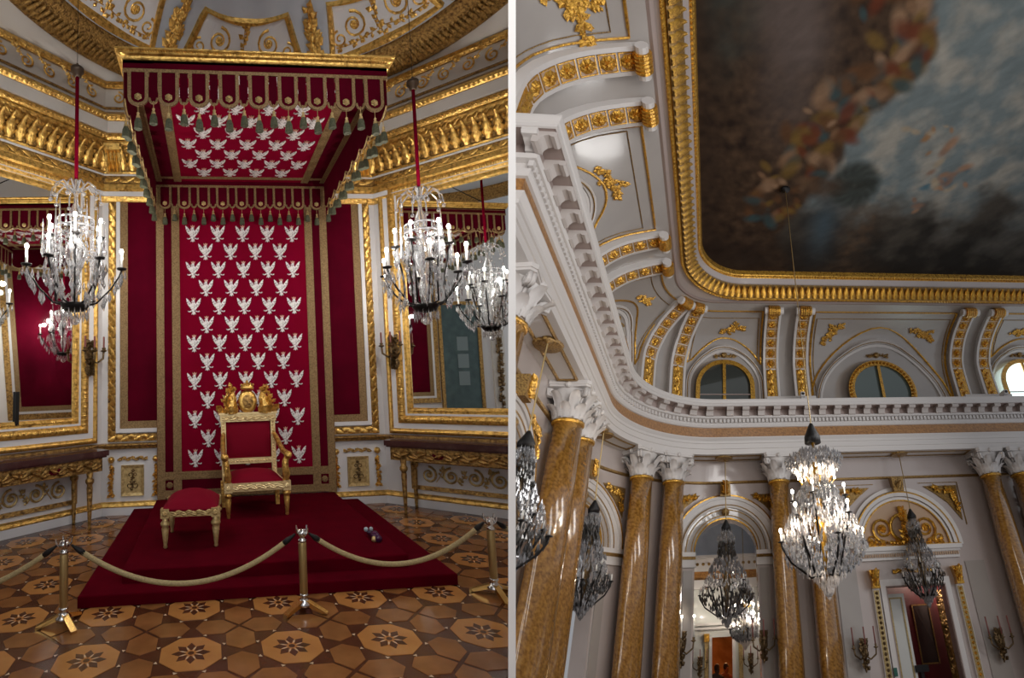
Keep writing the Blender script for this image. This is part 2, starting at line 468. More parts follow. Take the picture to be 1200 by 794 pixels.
# ---- walls
mb = MB(TW); mb.box(-2.0, 2.0, 0, 6.6, -.12, 0, lambda a, h, o: TW(a, h, o)); wall_back = struct('wall_back', mb, 'white_paint', label='white painted throne wall with gilt mouldings')
mb = MB(MR); mb.box(-.1, 2.6, 0, 6.6, -.12, 0); wall_right = struct('wall_right', mb, 'white_paint', label='white canted wall right of the throne')
mb = MB(ML); mb.box(-.1, 2.32, 0, 6.6, -.12, 0); wall_left = struct('wall_left', mb, 'white_paint', label='white canted wall left of the throne')
def SL(y, h, o): return (-3.06 + o, y, h)
mb = MB(SL); mb.box(-3.0, 5.1, 0, 6.6, -.12, 0); wall_side = struct('wall_side', mb, 'white_paint', label='side wall left of the photographer, seen in the mirror')

def zr(z0, o): return 1.6 + (z0 - 1.6) * (1 - o / 6.2)
def lpath(right=2.6, left=2.3):
    T = math.tan(TH / 2)
    return [lambda o, h: ML(left, h, o), lambda o, h: TW(-1.9 + o * T, h, o), lambda o, h: TW(1.9 - o * T, h, o), lambda o, h: MR(right, h, o)]
mb = MB(); mb.sweep([(0, zr(4.17, .05)), (.05, zr(4.17, .05)), (.07, zr(4.24, .07)), (.07, zr(4.32, .07)), (.10, zr(4.36, .10)), (.10, zr(4.42, .1)), (0, zr(4.44, 0))], lpath())
ent = struct('trim_entablature', mb, 'gold', label='gilt and white entablature round the throne room')
def band(name, mats, pr_):
    b = MB(); b.sweep([(o, zr(z, o)) for o, z in pr_], lpath()); return part(ent, name, b, mats)
band('white_fascia', 'white_paint', [(.06, 4.245), (.085, 4.25), (.085, 4.315), (.06, 4.32)])
band('dark_frieze', 'gold_dark', [(.05, 4.41), (.07, 4.42), (.07, 4.54), (.05, 4.55)])
band('white_line', 'white_paint', [(.0, 4.53), (.11, 4.54), (.11, 4.565), (0, 4.57)])
band('gilt_line', 'gold', [(.0, 4.57), (.12, 4.57), (.13, 4.60), (0, 4.605)])
band('acanthus_ground', 'gold_dark', [(.06, 4.59), (.08, 4.62), (.12, 4.76), (.20, 4.88), (.22, 4.90)])
band('leaf_band', 'gold', [(.2, 4.88), (.235, 4.90), (.25, 4.96), (.28, 5.03), (.28, 5.05)])
band('bead_band', 'gold', [(.27, 5.05), (.30, 5.07), (.32, 5.11), (.30, 5.15), (.28, 5.17)])
band('corona', 'pale_paint', [(.28, 5.16), (.33, 5.18), (.33, 5.34), (.30, 5.35)])
band('gilt_cyma', 'gold', [(.3, 5.33), (.34, 5.35), (.38, 5.41), (.38, 5.45), (.10, 5.47)])
band('scroll_frieze', 'pale_paint', [(.13, 5.44), (.14, 5.52), (.16, 5.80), (.13, 5.83)])
band('frieze_line', 'gold_dark', [(.13, 5.50), (.17, 5.51), (.17, 5.535), (.13, 5.545)])
band('upper_bead', 'gold', [(.12, 5.80), (.22, 5.82), (.26, 5.87), (.24, 5.92), (.15, 5.93)])
# gilt acanthus leaves, frieze ornaments and scrolls on the entablature
for fn, runs in ((ML, [(.06, 2.3)]), (TW, [(-1.86, -1.10), (1.10, 1.86)]), (MR, [(.06, 2.1)])):
    src = None; sc = MB(fn); fr = MB(fn); bd = MB(fn)
    for x0, x1 in runs:
        n = int((x1 - x0) / .122)
        for k in range(n + 1):
            x = x0 + (x1 - x0) * k / n
            if src is None:
                b = MB(); leaf(b, lambda p, q, r: fn(x + p, zr(4.61, .12) + q, .11 + r + q * .30), .125, .255, .06, curl=1.2, n=9)
                src = part(ent, 'acanthus_leaf', b, 'gold', smooth=True); x_0 = Vector(fn(x, 0, 0))
            else: copy_at(src, ent, Vector(fn(x, 0, 0)) - x_0)
        for k in range(n): x = x0 + (x1 - x0) * (k + .5) / n; bd.ball((x, zr(4.84, .2), .20), .024, 6, 4, fn)
        leaf_run(fr, fn, x0, zr(4.48, .07), x1, zr(4.48, .07), .07, .085, .07, .015)
        leaf_run(fr, fn, x0, zr(4.965, .27), x1, zr(4.965, .27), .09, .06, .25, .03)
        bead_run(bd, fn, x0, zr(5.11, .3), x1, zr(5.11, .3), .028, .05, .31)
        bead_run(bd, fn, x0, zr(5.40, .37), x1, zr(5.40, .37), .03, .055, .36)
        bead_run(bd, fn, x0, zr(5.87, .25), x1, zr(5.87, .25), .03, .06, .24)
        k = 0; x = x0 + .2
        while x < x1:
            sg = 1 if k % 2 else -1
            scroll(sc, fn, (x, zr(5.665, .15)), .085, 1.5, .014, sg, PI / 2)
            sprig(sc, lambda p, q, r: fn(p, q, .14 + r), [(x + .10, zr(5.60, .15)), (x + .17, zr(5.67, .15)), (x + .22, zr(5.72, .15))], .06, 9, k, .012)
            x += .29; k += 1
    part(ent, 'frieze_leaves', fr, 'gold', smooth=True, kind='stuff')
    part(ent, 'beading', bd, 'gold', kind='stuff')
    b2 = MB(); b2.v = [tuple(Vector(p) + (Vector(fn(0, 0, .17)) - Vector(fn(0, 0, 0)))*.9) for p in sc.v]; b2.f = sc.f; b2.i = sc.i
    part(ent, 'scroll_relief', b2, 'gold', kind='stuff')
# gilt consoles where the walls meet
for sg in (-1, 1):
    b = MB(); prof = [(0, 4.55), (.16, 4.57), (.17, 4.66), (.24, 4.75), (.26, 4.88), (.32, 4.93), (.34, 5.02), (0, 5.05)]
    b.sweep([(o, zr(z, o)) for o, z in prof], [lambda o, h, q=q: TW(sg * (1.72 + q), h, o) for q in (-.10, -.085, .085, .10)], endcap=False)
    for q in (-.05, 0, .05): leaf(b, lambda x, y, z, q=q: TW(sg * (1.72 + q) + x, zr(4.6, .2) + y, .19 + z + y * .2), .05, .26, .04, n=3)
    part(ent, 'gilt_console', b, 'gold')

# ---- ceiling
RC, RR = (.60, 4.10), 2.95
def rp(r, z, a): return (RC[0] + r * cos(a), RC[1] + r * sin(a), z)
mb = MB(); NA = 96
prof = [(3.9, 6.5), (RR - .02, 6.05), (RR - .36, 6.10), (2.0, 6.42), (1.0, 6.62), (0.0, 6.68)]
mb.lathe(prof[::1], (RC[0], RC[1], 0), NA, cap=False)
ceil = struct('ceiling', mb, 'grey_blue_paint', smooth=True, label='shallow grey-blue dome with gilt panels')
b = MB()
T_ = math.tan(TH / 2)
poly = [ML(2.6, 0, .2)[:2], TW(-1.9 + .2 * T_, 0, .2)[:2], TW(1.9 - .2 * T_, 0, .2)[:2], MR(2.6, 0, .2)[:2]]
out = []
for (x0, y0), (x1, y1) in zip(poly[:-1], poly[1:]):
    for k in range(16): out.append((x0 + (x1 - x0) * k / 16, y0 + (y1 - y0) * k / 16))
out.append(poly[-1])
vs = []; fs = []
for x, y in out:
    a = math.atan2(y - RC[1], x - RC[0]); rr = math.hypot(x - RC[0], y - RC[1])
    for t in (0, .35, .7, 1): 
        r = rr + (RR + .02 - rr) * t
        vs.append((RC[0] + r * cos(a), RC[1] + r * sin(a), zr(5.90, .2) + (5.90 - zr(5.90, .2)) * t ** 1.5))
for k in range(len(out) - 1):
    for j in range(3): fs.append((k * 4 + j, k * 4 + j + 1, k * 4 + 5 + j, k * 4 + 4 + j))
b.add(vs, fs); part(ceil, 'cove', b, 'pale_paint', smooth=True)
b = MB(); b.lathe([(RR + .02, 5.89), (RR - .05, 5.87), (RR - .16, 5.93), (RR - .2, 5.96), (RR - .30, 6.02), (RR - .36, 6.04), (RR - .36, 6.10)], (RC[0], RC[1], 0), NA, cap=False)
part(ceil, 'gilt_ring', b, 'gold_dark', smooth=True)
src = None
for k in range(150):
    a = -.35 + k * (PI + .7) / 149
    if src is None:
        pass
    b = MB(); leaf(b, lambda x, y, z: (RC[0] + (RR - .03 - y) * cos(a) - x * sin(a), RC[1] + (RR - .03 - y) * sin(a) + x * cos(a), 5.875 - z + y * .44), .072, .24, .04, n=3)
    part(ceil, 'ring_leaf', b, 'gold_dark', smooth=True)
def dome(r, a, off=0):
    pr_ = [(RR - .36, 6.10), (2.0, 6.42), (1.0, 6.62), (0, 6.68)]
    for (r0, z0), (r1, z1) in zip(pr_[:-1], pr_[1:]):
        if r <= r0 and r >= r1: z = z0 + (z1 - z0) * (r0 - r) / (r0 - r1); return rp(r, z - off, a)
    return rp(r, 6.1 - off, a)
panels = [(PI / 2 + .035, .345), (PI / 2 + .85, .30), (PI / 2 - .78, .30), (PI / 2 + 1.6, .30), (PI / 2 - 1.55, .30)]
for a0, hw in panels:
    fn = lambda x, y, z, a0=a0: dome(2.62 - y, a0 - x / 2.2, z)       # x across, y inwards from the ring
    w = hw * 2.2
    fr = MB()
    def seg(x0, y0, x1, y1, n=10): return [(x0 + (x1 - x0) * k / n, y0 + (y1 - y0) * k / n) for k in range(n + 1)]
    P = seg(-w, .10, w, .10) + seg(w, .10, w * .80, .74)[1:] + [(w * .80 - w * 1.6 * k / 10, .74 - .09 * sin(PI * k / 10)) for k in range(1, 11)] + seg(-w * .80, .74, -w, .10)[1:]
    for wd, o, mt, nm in ((.045, .05, 'gold', 'panel_frame'),):
        vs = []; fs = []
        n = len(P)
        cx, cy = 0, .42
        for q, (x, y) in enumerate(P):
            dx, dy = cx - x, cy - y; L = math.hypot(dx, dy); dx, dy = dx / L, dy / L
            for t, z in ((-wd, 0), (-wd * .6, o), (wd * .6, o), (wd, 0)): vs.append((x + dx * t, y + dy * t, z))
        for q in range(n - 1):
            for j in range(3): fs.append((q * 4 + j, q * 4 + j + 1, q * 4 + 5 + j, q * 4 + 4 + j))
        fr.add(vs, fs, fn)
    pf = part(ceil, 'gilt_panel_frame', fr, 'gold')
    gr = MB(); n = len(P)
    gr.add([(0 + (x) * t, .42 + (y - .42) * t, .006) for t in (0, .34, .67, 1) for x, y in P], [(j * n + q, j * n + q + 1, (j + 1) * n + q + 1, (j + 1) * n + q) for j in range(3) for q in range(n - 1)], fn)
    part(pf, 'panel_ground', gr, 'white_paint')
    sc = MB()
    for sg in (-1, 1):
        scroll(sc, fn, (sg * w * .45, .40), .16, 1.7, .016, sg, PI / 2)
        scroll(sc, fn, (sg * w * .78, .30), .10, 1.5, .014, -sg, PI / 2)
        sprig(sc, fn, [(sg * .05, .25), (sg * .2, .22), (sg * w * .6, .2), (sg * w * .85, .2)], .06, 24, 3, .01)
        rosette(sc, fn, (sg * w * .45, .40), .055, .03)
    sprig(sc, fn, [(0, .15), (0, .4), (0, .62)], .09, 20, 5, .012)
    part(pf, 'scroll_relief', sc, 'gold', kind='stuff')
for a0 in (PI / 2 + .47, PI / 2 - .40, PI / 2 + 1.22, PI / 2 - 1.17):
    fn = lambda x, y, z, a0=a0: dome(2.62 - y, a0 - x / 2.2, z)
    b = MB(); sprig(b, fn, [(0, .05), (.01, .3), (-.01, .6), (0, .8)], .13, 60, 11, .035)
    part(ceil, 'gilt_trophy', b, 'gold', kind='stuff')

# ---- dado, plinth
mb = MB()
T_d = math.tan(TH / 2)
for pth in ([lambda o, h: ML(2.3, h, o), lambda o, h: TW(-1.9 + o * T_d, h, o), lambda o, h: TW(-1.18, h, o)], [lambda o, h: TW(1.18, h, o), lambda o, h: TW(1.9 - o * T_d, h, o), lambda o, h: MR(2.6, h, o)]):
    mb.sweep([(0, .83), (.05, .84), (.06, .87), (.09, .885), (.09, .905), (0, .91)], pth)
dado = struct('trim_dado', mb, 'gold_dark', label='gilt dado rail and panelled white dado')
b = MB(); b.sweep([(0, 0), (.05, 0), (.05, .10), (0, .10)], lpath()); part(dado, 'plinth', b, 'white_paint')
b = MB(); b.sweep([(0, .10), (.05, .10), (.06, .115), (.05, .15), (.02, .165), (0, .165)], lpath()); part(dado, 'plinth_moulding', b, 'gold')
for sg in (-1, 1):
    fn = lambda x, y, z, sg=sg: TW(XS + sg * x, y, z)
    XS = sg * 1.50
    b = MB(fn); frame(b, fn, -.11, .11, .27, .59, strip(0, .035, .02, .03))
    rel = part(dado, 'relief_frame', b, 'gold_pale')
    b = MB(fn); b.box(-.11, .11, .27, .59, 0, .012); part(rel, 'relief_ground', b, 'gold_pale')
    b = MB(fn)
    for s2 in (-1, 1):
        scroll(b, lambda x, y, z: fn(x, y, z + .012), (s2 * .04, .37), .05, 1.2, .008, s2, PI / 2); scroll(b, lambda x, y, z: fn(x, y, z + .012), (s2 * .03, .5), .04, 1.1, .007, -s2, -PI / 2)
    sprig(b, lambda x, y, z: fn(x, y, z + .01), [(0, .3), (0, .43), (0, .55)], .04, 22, 2, .008)
    part(rel, 'relief_ornament', b, 'bronze')
    for x0 in (-.30, .27):
        b = MB(fn); sprig(b, lambda x, y, z: fn(x, y, z), [(x0, .64), (x0, .45), (x0, .25)], .06, 40, 4, .03)
        b.ball((x0, .70, .03), .045, 8, 5, fn)
        part(dado, 'gilt_drop', b, 'gold')
    b = MB(fn); leaf_run(b, fn, -.20, .71, .18, .71, .06, .05, .012, .012); part(dado, 'frieze_ornament', b, 'gold_dark', kind='stuff')
for fn, s1 in ((ML, 1.9), (MR, 2.1)):
    b = MB(fn); frame(b, fn, .40, s1, .27, .56, strip(0, .05, .02, .03)); pf = part(dado, 'scroll_panel_frame', b, 'gold_dark')
    b = MB(fn); k = 0; x = .58
    while x < s1 - .1:
        scroll(b, lambda p, q, r: fn(p, q, r + .004), (x, .415), .105, 1.6, .016, 1 if k % 2 else -1, PI / 2)
        b.ball((x, .415, .02), .035, 7, 5, fn)
        sprig(b, fn, [(x + .09, .33), (x + .15, .42), (x + .19, .5)], .06, 10, k, .012)
        x += .28; k += 1
    part(pf, 'scroll_relief', b, 'gold_pale')

# ---- red velvet panels left and right of the hanging
for sg, side in ((-1, 'left'), (1, 'right')):
    fn = lambda x, y, z, sg=sg: TW(sg * x, y, z)
    t = thing('velvet_wall_panel', 'red velvet wall panel with gilt leaf frame on the %s of the throne hanging' % side, 'wall panel', TW(sg * 1.5, .9, 0))
    b = MB(fn); b.box(1.12, 1.56, 1.19, 4.27, 0, .02); part(t, 'velvet_field', b, 'velvet')
    b = MB(fn); frame(b, fn, 1.0, 1.56, 1.19, 4.27, strip(0, .10, .025, .025)); part(t, 'braid_border', b, 'braid')
    b = MB(fn); frame(b, fn, .9, 1.66, 1.095, 4.37, strip(0, .05, .045, .045)); part(t, 'white_frame', b, 'white_paint')
    b = MB(fn); frame(b, fn, .9, 1.715, 1.03, 4.42, strip(0, .10, .02, .03)); lf = part(t, 'gilt_frame', b, 'gold_dark')
    b = MB(fn); leaf_run(b, fn, 1.765, 1.0, 1.765, 4.10, .10, .075, .025, .03); leaf_run(b, fn, 1.20, .98, 1.78, .98, .09, .075, .025, .03)
    part(lf, 'leaf_moulding', b, 'gold', smooth=True, kind='stuff')

# ---- mirrors in gilt frames on the canted walls
def wall_mirror(fn, s1, label):
    t = thing('wall_mirror', label, 'mirror', fn(1.0, 1.2, 0))
    s0, h0, h1 = .43, 1.27, 4.10
    b = MB(fn); b.box(s0 - .01, s1, h0 - .01, h1 + .01, .006, .025); part(t, 'glass', b, 'mirror_glass')
    for nm, mt, t0, t1, o0, o1, bu in (('inner_frame', 'gold', 0, .075, .035, .055, .012), ('white_fillet', 'white_paint', .075, .10, .06, .06, 0), ('egg_frame', 'gold', .10, .20, .055, .07, .03),
                               ('white_frame', 'white_paint', .20, .27, .06, .06, 0), ('outer_frame', 'gold', .27, .34, .06, .05, .03)):
        b = MB(fn); frame(b, fn, s0, s1, h0, h1, strip(t0, t1, o0, o1, bu)); fr = part(t, nm, b, mt)
        if nm == 'egg_frame':
            b = MB(fn); o = .085
            egg_run(b, fn, s0 - .15, h0 - .12, s0 - .15, h1 + .12, .040, .055, .068); egg_run(b, fn, s0 - .12, h0 - .15, s1 + .1, h0 - .15, .040, .055, .068); egg_run(b, fn, s0 - .12, h1 + .15, s1, h1 + .15, .040, .055, .068)
            part(fr, 'egg_moulding', b, 'gold', smooth=True, kind='stuff')
        if nm == 'inner_frame':
            b = MB(fn)
            bead_run(b, fn, s0 - .04, h0, s0 - .04, h1, .016, .036, .05); bead_run(b, fn, s0, h0 - .04, s1, h0 - .04, .016, .036, .05)
            part(fr, 'beading', b, 'gold', kind='stuff')
wall_mirror(ML, 1.95, 'large gilt framed mirror on the canted wall left of the throne')
wall_mirror(MR, 2.3, 'large gilt framed mirror on the canted wall right of the throne')

# ---- console tables
def console_table(fn, s1, label):
    t = thing('console_table', label, 'console table', fn(1.0, 0, .25))
    b = MB(fn); b.box(.20, s1, .82, .885, .02, .50); b.box(.22, s1 - .02, .80, .82, .02, .48); part(t, 'marble_top', b, 'dark_marble')
    b = MB(fn); b.box(.26, s1 - .05, .64, .80, .42, .45); b.box(.26, .29, .64, .80, .04, .45); ap = part(t, 'apron', b, 'gold_dark')
    b = MB(fn); leaf_run(b, fn, .28, .72, s1 - .05, .72, .12, .10, .45, .025)
    mid = (.26 + s1) / 2; part(ap, 'apron_scrolls', b, 'gold_dark', kind='stuff')
    b = MB(fn)
    for sx in (.86,):
        b.lathe([(.085, .448), (.08, .465), (0, .47)], (sx, .72, 0), 12, fn, sq=.5)
    part(ap, 'porphyry_plaque', b, 'velvet')
    for s, o in ((.42, .44), (.42, .08), (s1 - .18, .44), (s1 - .18, .08)):
        b = MB(fn)
        b.lathe([(.012, .0), (.022, .01), (.016, .03), (.020, .05), (.034, .46), (.030, .50), (.046, .53), (.046, .56), (.032, .58), (.040, .64)], (s, 0, o), 10, lambda x, y, z: fn(x, z, y + 0) , axis=2) if False else b.add(*_lathe_h(s, o), fn)
        part(t, 'leg', b, 'gold_dark', smooth=True)
def _lathe_h(s, o, prof=((.012, .0), (.022, .01), (.016, .03), (.020, .05), (.036, .46), (.030, .50), (.050, .53), (.050, .56), (.032, .58), (.042, .66)), n=10):
    vs = [(s + r * cos(2 * PI * j / n), h, o + r * sin(2 * PI * j / n)) for r, h in prof for j in range(n)]
    fs = [(i * n + j, i * n + (j + 1) % n, (i + 1) * n + (j + 1) % n, (i + 1) * n + j) for i in range(len(prof) - 1) for j in range(n)]
    return vs, fs
console_table(ML, 1.95, 'gilt console table with dark marble top under the left mirror')
console_table(MR, 2.25, 'gilt console table with dark marble top under the right mirror')
b = MB(ML); b.box(1.088, 1.13, 1.225, 1.61, .035, .060); b.box(1.094, 1.124, 1.24, 1.60, .060, .062)  # added black box in place of a dark post's reflection in the glass
single('mirrored_post', b, 'black_iron', 'slim black upright box on the lower frame of the left mirror', 'reflection_stand_in')

# ---- bronze wall lights on the mirror frames
def wall_light(fn, label):
    t = thing('wall_light', label, 'wall light', fn(.25, 1.8, .1))
    b = MB(fn); sprig(b, lambda x, y, z: fn(x, y, z + .06), [(.25, 1.78), (.25, 1.95), (.25, 2.12), (.25, 2.2)], .09, 45, 8, .05)
    b.ball((.25, 2.05, .10), .055, 8, 6, fn); part(t, 'backplate', b, 'bronze')
    for q in (-1, 0, 1):
        b = MB(fn); pts = [(.25, 2.0, .12), (.25 + q * .06, 1.95, .2), (.25 + q * .12, 2.0, .24), (.25 + q * .13, 2.1, .24)]
        b.tube(pts, .014, 6, fn); e = pts[-1]
        b.add(*_lathe_h(e[0], e[2], ((.01, 2.08), (.045, 2.10), (.02, 2.115), (.025, 2.14)), 8), fn)
        ar = part(t, 'arm', b, 'bronze')
        b = MB(fn); b.add(*_lathe_h(e[0], e[2], ((.013, 2.14), (.012, 2.28), (.002, 2.285)), 7), fn); part(ar, 'candle', b, 'candle_red')
wall_light(ML, 'bronze three-candle wall light on the left mirror frame')
wall_light(MR, 'bronze three-candle wall light on the right mirror frame')

# ---- side wall seen in the right mirror: velvet panel, glazed door with teal curtain, carved pilaster
def wall_panel_far(fn_, x0, x1, h0, h1, label, thin=1):
    fn = lambda x, y, z: fn_(x, y, z * thin)
    t = thing('velvet_wall_panel', label, 'wall panel', fn((x0 + x1) / 2, h0, 0))
    b = MB(fn); b.box(x0, x1, h0, h1, 0, .02); part(t, 'velvet_field', b, 'velvet')
    b = MB(fn); frame(b, fn, x0, x1, h0, h1, strip(0, .10, .025, .025)); part(t, 'braid_border', b, 'braid')
    b = MB(fn); frame(b, fn, x0 - .1, x1 + .1, h0 - .1, h1 + .1, strip(0, .05, .045, .045)); part(t, 'white_frame', b, 'white_paint')
    b = MB(fn); frame(b, fn, x0 - .15, x1 + .15, h0 - .15, h1 + .15, strip(0, .12, .04, .05)); part(t, 'gilt_frame', b, 'gold_dark')
wall_panel_far(SL, 3.12, 4.0, 1.35, 4.2, 'red velvet panel on the side wall, seen only in the right mirror')
b = MB(SL); b.box(1.72, 2.72, 0, 3.6, 0, .03); dr = struct('door_1', b, 'teal_cloth', label='glazed teal door on the side wall, seen in the right mirror')
b = MB(SL); frame(b, SL, 1.72, 2.72, .0, 3.6, strip(0, .09, .05, .06)); part(dr, 'door_frame', b, 'gold_dark')
for k in range(3):
    b = MB(SL); b.box(2.02, 2.32, 1.5 + .45 * k, 1.86 + .45 * k, .03, .04); part(dr, 'pane', b, 'pane_grey')
b = MB(SL); b.box(1.0, 1.35, 0, 4.2, 0, .06); pl = struct('trim_pilaster', b, 'pale_paint', label='pilaster with dark carved panel on the side wall')
b = MB(SL); sprig(b, lambda x, y, z: SL(x, y, z + .06), [(1.18, .4), (1.2, 1.5), (1.16, 2.6), (1.18, 3.9)], .13, 160, 21, .03); part(pl, 'carved_ornament', b, 'bronze', kind='stuff')
# on the throne room side of the parting wall, seen in the left mirror
def PL_(f, h, o): 
    p = EYE + P_F * f - P_N * (P_HALF + o); q = h - p.z; 
    return tuple(p + Vector((-P_N.x, -P_N.y, 0)) * (P_N.z * -q / (1 - P_N.z ** 2)) * 0 + C_U * (q / C_U.z))
wall_panel_far(PL_, 4.60, 5.9, 1.30, 4.2, 'red velvet panel on the parting wall, seen only in the left mirror', .15)

# ---- dais
t = thing('dais', 'two-step dais covered with dark red carpet', 'dais', (XC, 5.2, 0))
def cbox(b, x0, x1, y0, y1, z0, z1, r=.012):
    pts = [(x0, y0), (x1, y0), (x1, y1), (x0, y1)]
    for (d, za, zb) in ((0, z0, z1 - r), (r * .35, z1 - r, z1 - r * .3), (r, z1 - r * .3, z1)):
        pass
    ring = [(0, z0), (0, z1 - r), (r * .3, z1 - r * .3), (r, z1)]
    vs = [(x0 + d if k in (0, 3) else x1 - d, y0 + d if k in (0, 1) else y1 - d, z) for d, z in ring for k in range(4)]
    fs = [(i * 4 + k, i * 4 + (k + 1) % 4, i * 4 + 4 + (k + 1) % 4, i * 4 + 4 + k) for i in range(3) for k in range(4)] + [(3, 2, 1, 0), (12, 13, 14, 15)]
    b.add(vs, fs); return b
part(t, 'lower_tier', cbox(MB(), -1.012, 1.915, 3.90, 6.56, 0.005, .09), 'carpet')
part(t, 'upper_tier', cbox(MB(), -.725, 1.60, 4.10, 6.55, .09, .19), 'carpet')
def HT(x, h, o): return (XC + x, 6.555 - o, h)

# ---- eagle emblem: x right, y up, z out
def eagle(b, fn):
    b.mi = 0
    b.prism([(0, -.092), (.028, -.045), (.036, .01), (.022, .05), (0, .062), (-.022, .05), (-.036, .01), (-.028, -.045)], 0, .014, fn)
    for s in (1, -1):
        w = [(.024, -.03), (.022, .02), (.040, .052), (.070, .092), (.096, .112), (.098, .092), (.092, .088), (.094, .062), (.086, .060), (.086, .034), (.077, .034), (.074, .010), (.064, .012), (.058, -.012), (.048, -.008), (.040, -.034)]
        b.prism([(s * x, y) for x, y in w][::s], 0, .010, fn)
        b.prism([(s * x, y) for x, y in ((.012, -.05), (.058, -.066), (.076, -.058), (.080, -.070), (.060, -.080), (.018, -.068))][::s], 0, .010, fn)
    b.prism([(-.030, -.112), (-.014, -.062), (.014, -.062), (.030, -.112), (.010, -.104), (0, -.118), (-.010, -.104)], 0, .012, fn)
    b.prism(ring_pts(0, .068, .020, 7)[:-1], 0, .016, fn)
    b.prism([(-.018, .074), (-.034, .064), (-.016, .058)], 0, .014, fn)
    b.mi = 1
    b.prism([(-.020, .086), (.020, .086), (.028, .116), (.013, .102), (0, .120), (-.013, .102), (-.028, .116)], 0, .012, fn)
    b.mi = 0

# ---- hanging behind the throne
t = thing('throne_hanging', 'tall crimson velvet hanging with silver eagles and gold braid behind the throne', 'wall hanging', (XC, 6.62, .19))
b = MB(HT); b.box(-1.175, 1.175, .195, 4.36, -.03, 0); hang = part(t, 'velvet_cloth', b, 'velvet_bright')
for bx in ((-1.175, -.86, .195, 4.36), (.86, 1.175, .195, 4.36), (-.86, .86, .195, .43)): part(t, 'dark_velvet_border', MB(HT).box(*bx, 0, .004), 'velvet')
for x0, x1 in ((-1.17, -1.07), (-.965, -.86), (.86, .965), (1.07, 1.17)):
    b = MB(HT); b.box(x0, x1, .30 if abs(x0 + x1) < 1.9 else .19, 4.36, 0, .010); b.box(x0 + .012, x0 + .022, .2, 4.36, 0, .014); b.box(x1 - .022, x1 - .012, .2, 4.36, 0, .014)
    q = .24
    while q < 4.3: b.box((x0 + x1) / 2 - .02, (x0 + x1) / 2 + .02, q, q + .03, 0, .014); q += .055
    part(t, 'gold_braid', b, 'braid')
for h0, h1 in ((.43, .53), (.20, .30)):
    b = MB(HT); b.box(-1.07, 1.07, h0, h1, 0, .009); b.box(-1.07, 1.07, h0 + .012, h0 + .022, 0, .014); b.box(-1.07, 1.07, h1 - .022, h1 - .012, 0, .014)
    part(t, 'gold_braid', b, 'braid')
for sg in (-1, 1):
    b = MB(HT); rosette(b, lambda x, y, z: HT(x, y, z + .004), (sg * 1.015, .365), .045, .02); part(t, 'corner_rosette', b, 'braid')
src = None
for r in range(13):
    z = .694 + .2493 * r
    xs = [-.68, -.34, 0, .34, .68] if r % 2 == 0 else [-.51, -.17, .17, .51]
    for x in xs:
        if src is None:
            b = MB(); eagle(b, lambda p, q, o: HT(x + p, z + q, o)); src = part(t, 'eagle_emblem', b, ['silver_thread', 'crown_thread']); x0, z0 = x, z
        else: copy_at(src, t, (x - x0, 0, z - z0))

# ---- canopy over the throne
CX0, CX1, CY0, CY1 = -.715, 1.62, 4.05, 6.50
t = thing('throne_canopy', 'red velvet throne canopy with gilt cornice, lappets and tassels', 'canopy', (XC, 5.3, 4.0))
b = MB()
prof = [(-.01, 4.418), (.012, 4.42), (.02, 4.43), (.025, 4.445), (.045, 4.455), (.045, 4.475), (.06, 4.485), (.06, 4.50), (0, 4.505)]
b.sweep(prof, [(lambda a, z, q=q: (q[0] + q[2] * a, q[1] + q[3] * a, z)) for q in ((CX0, CY1 + .1, -1, 0), (CX0, CY0, -1, -1), (CX1, CY0, 1, -1), (CX1, CY1 + .1, 1, 0))], endcap=False)
cor = part(t, 'gilt_cornice', b, 'gold')
b = MB()
bead_run(b, lambda x, y, z: (x, CY0 - z, y), CX0, 4.463, CX1, 4.450, .012, .024, .032); bead_run(b, lambda x, y, z: (x, CY0 - z, y), CX0, 4.478, CX1, 4.478, .011, .022, .045)
part(cor, 'beading', b, 'gold', kind='stuff')
b = MB(); b.box(CX0, CX1, CY0, CY1 + .1, 4.40, 4.425); part(t, 'ceiling_cloth', b, 'velvet_bright')
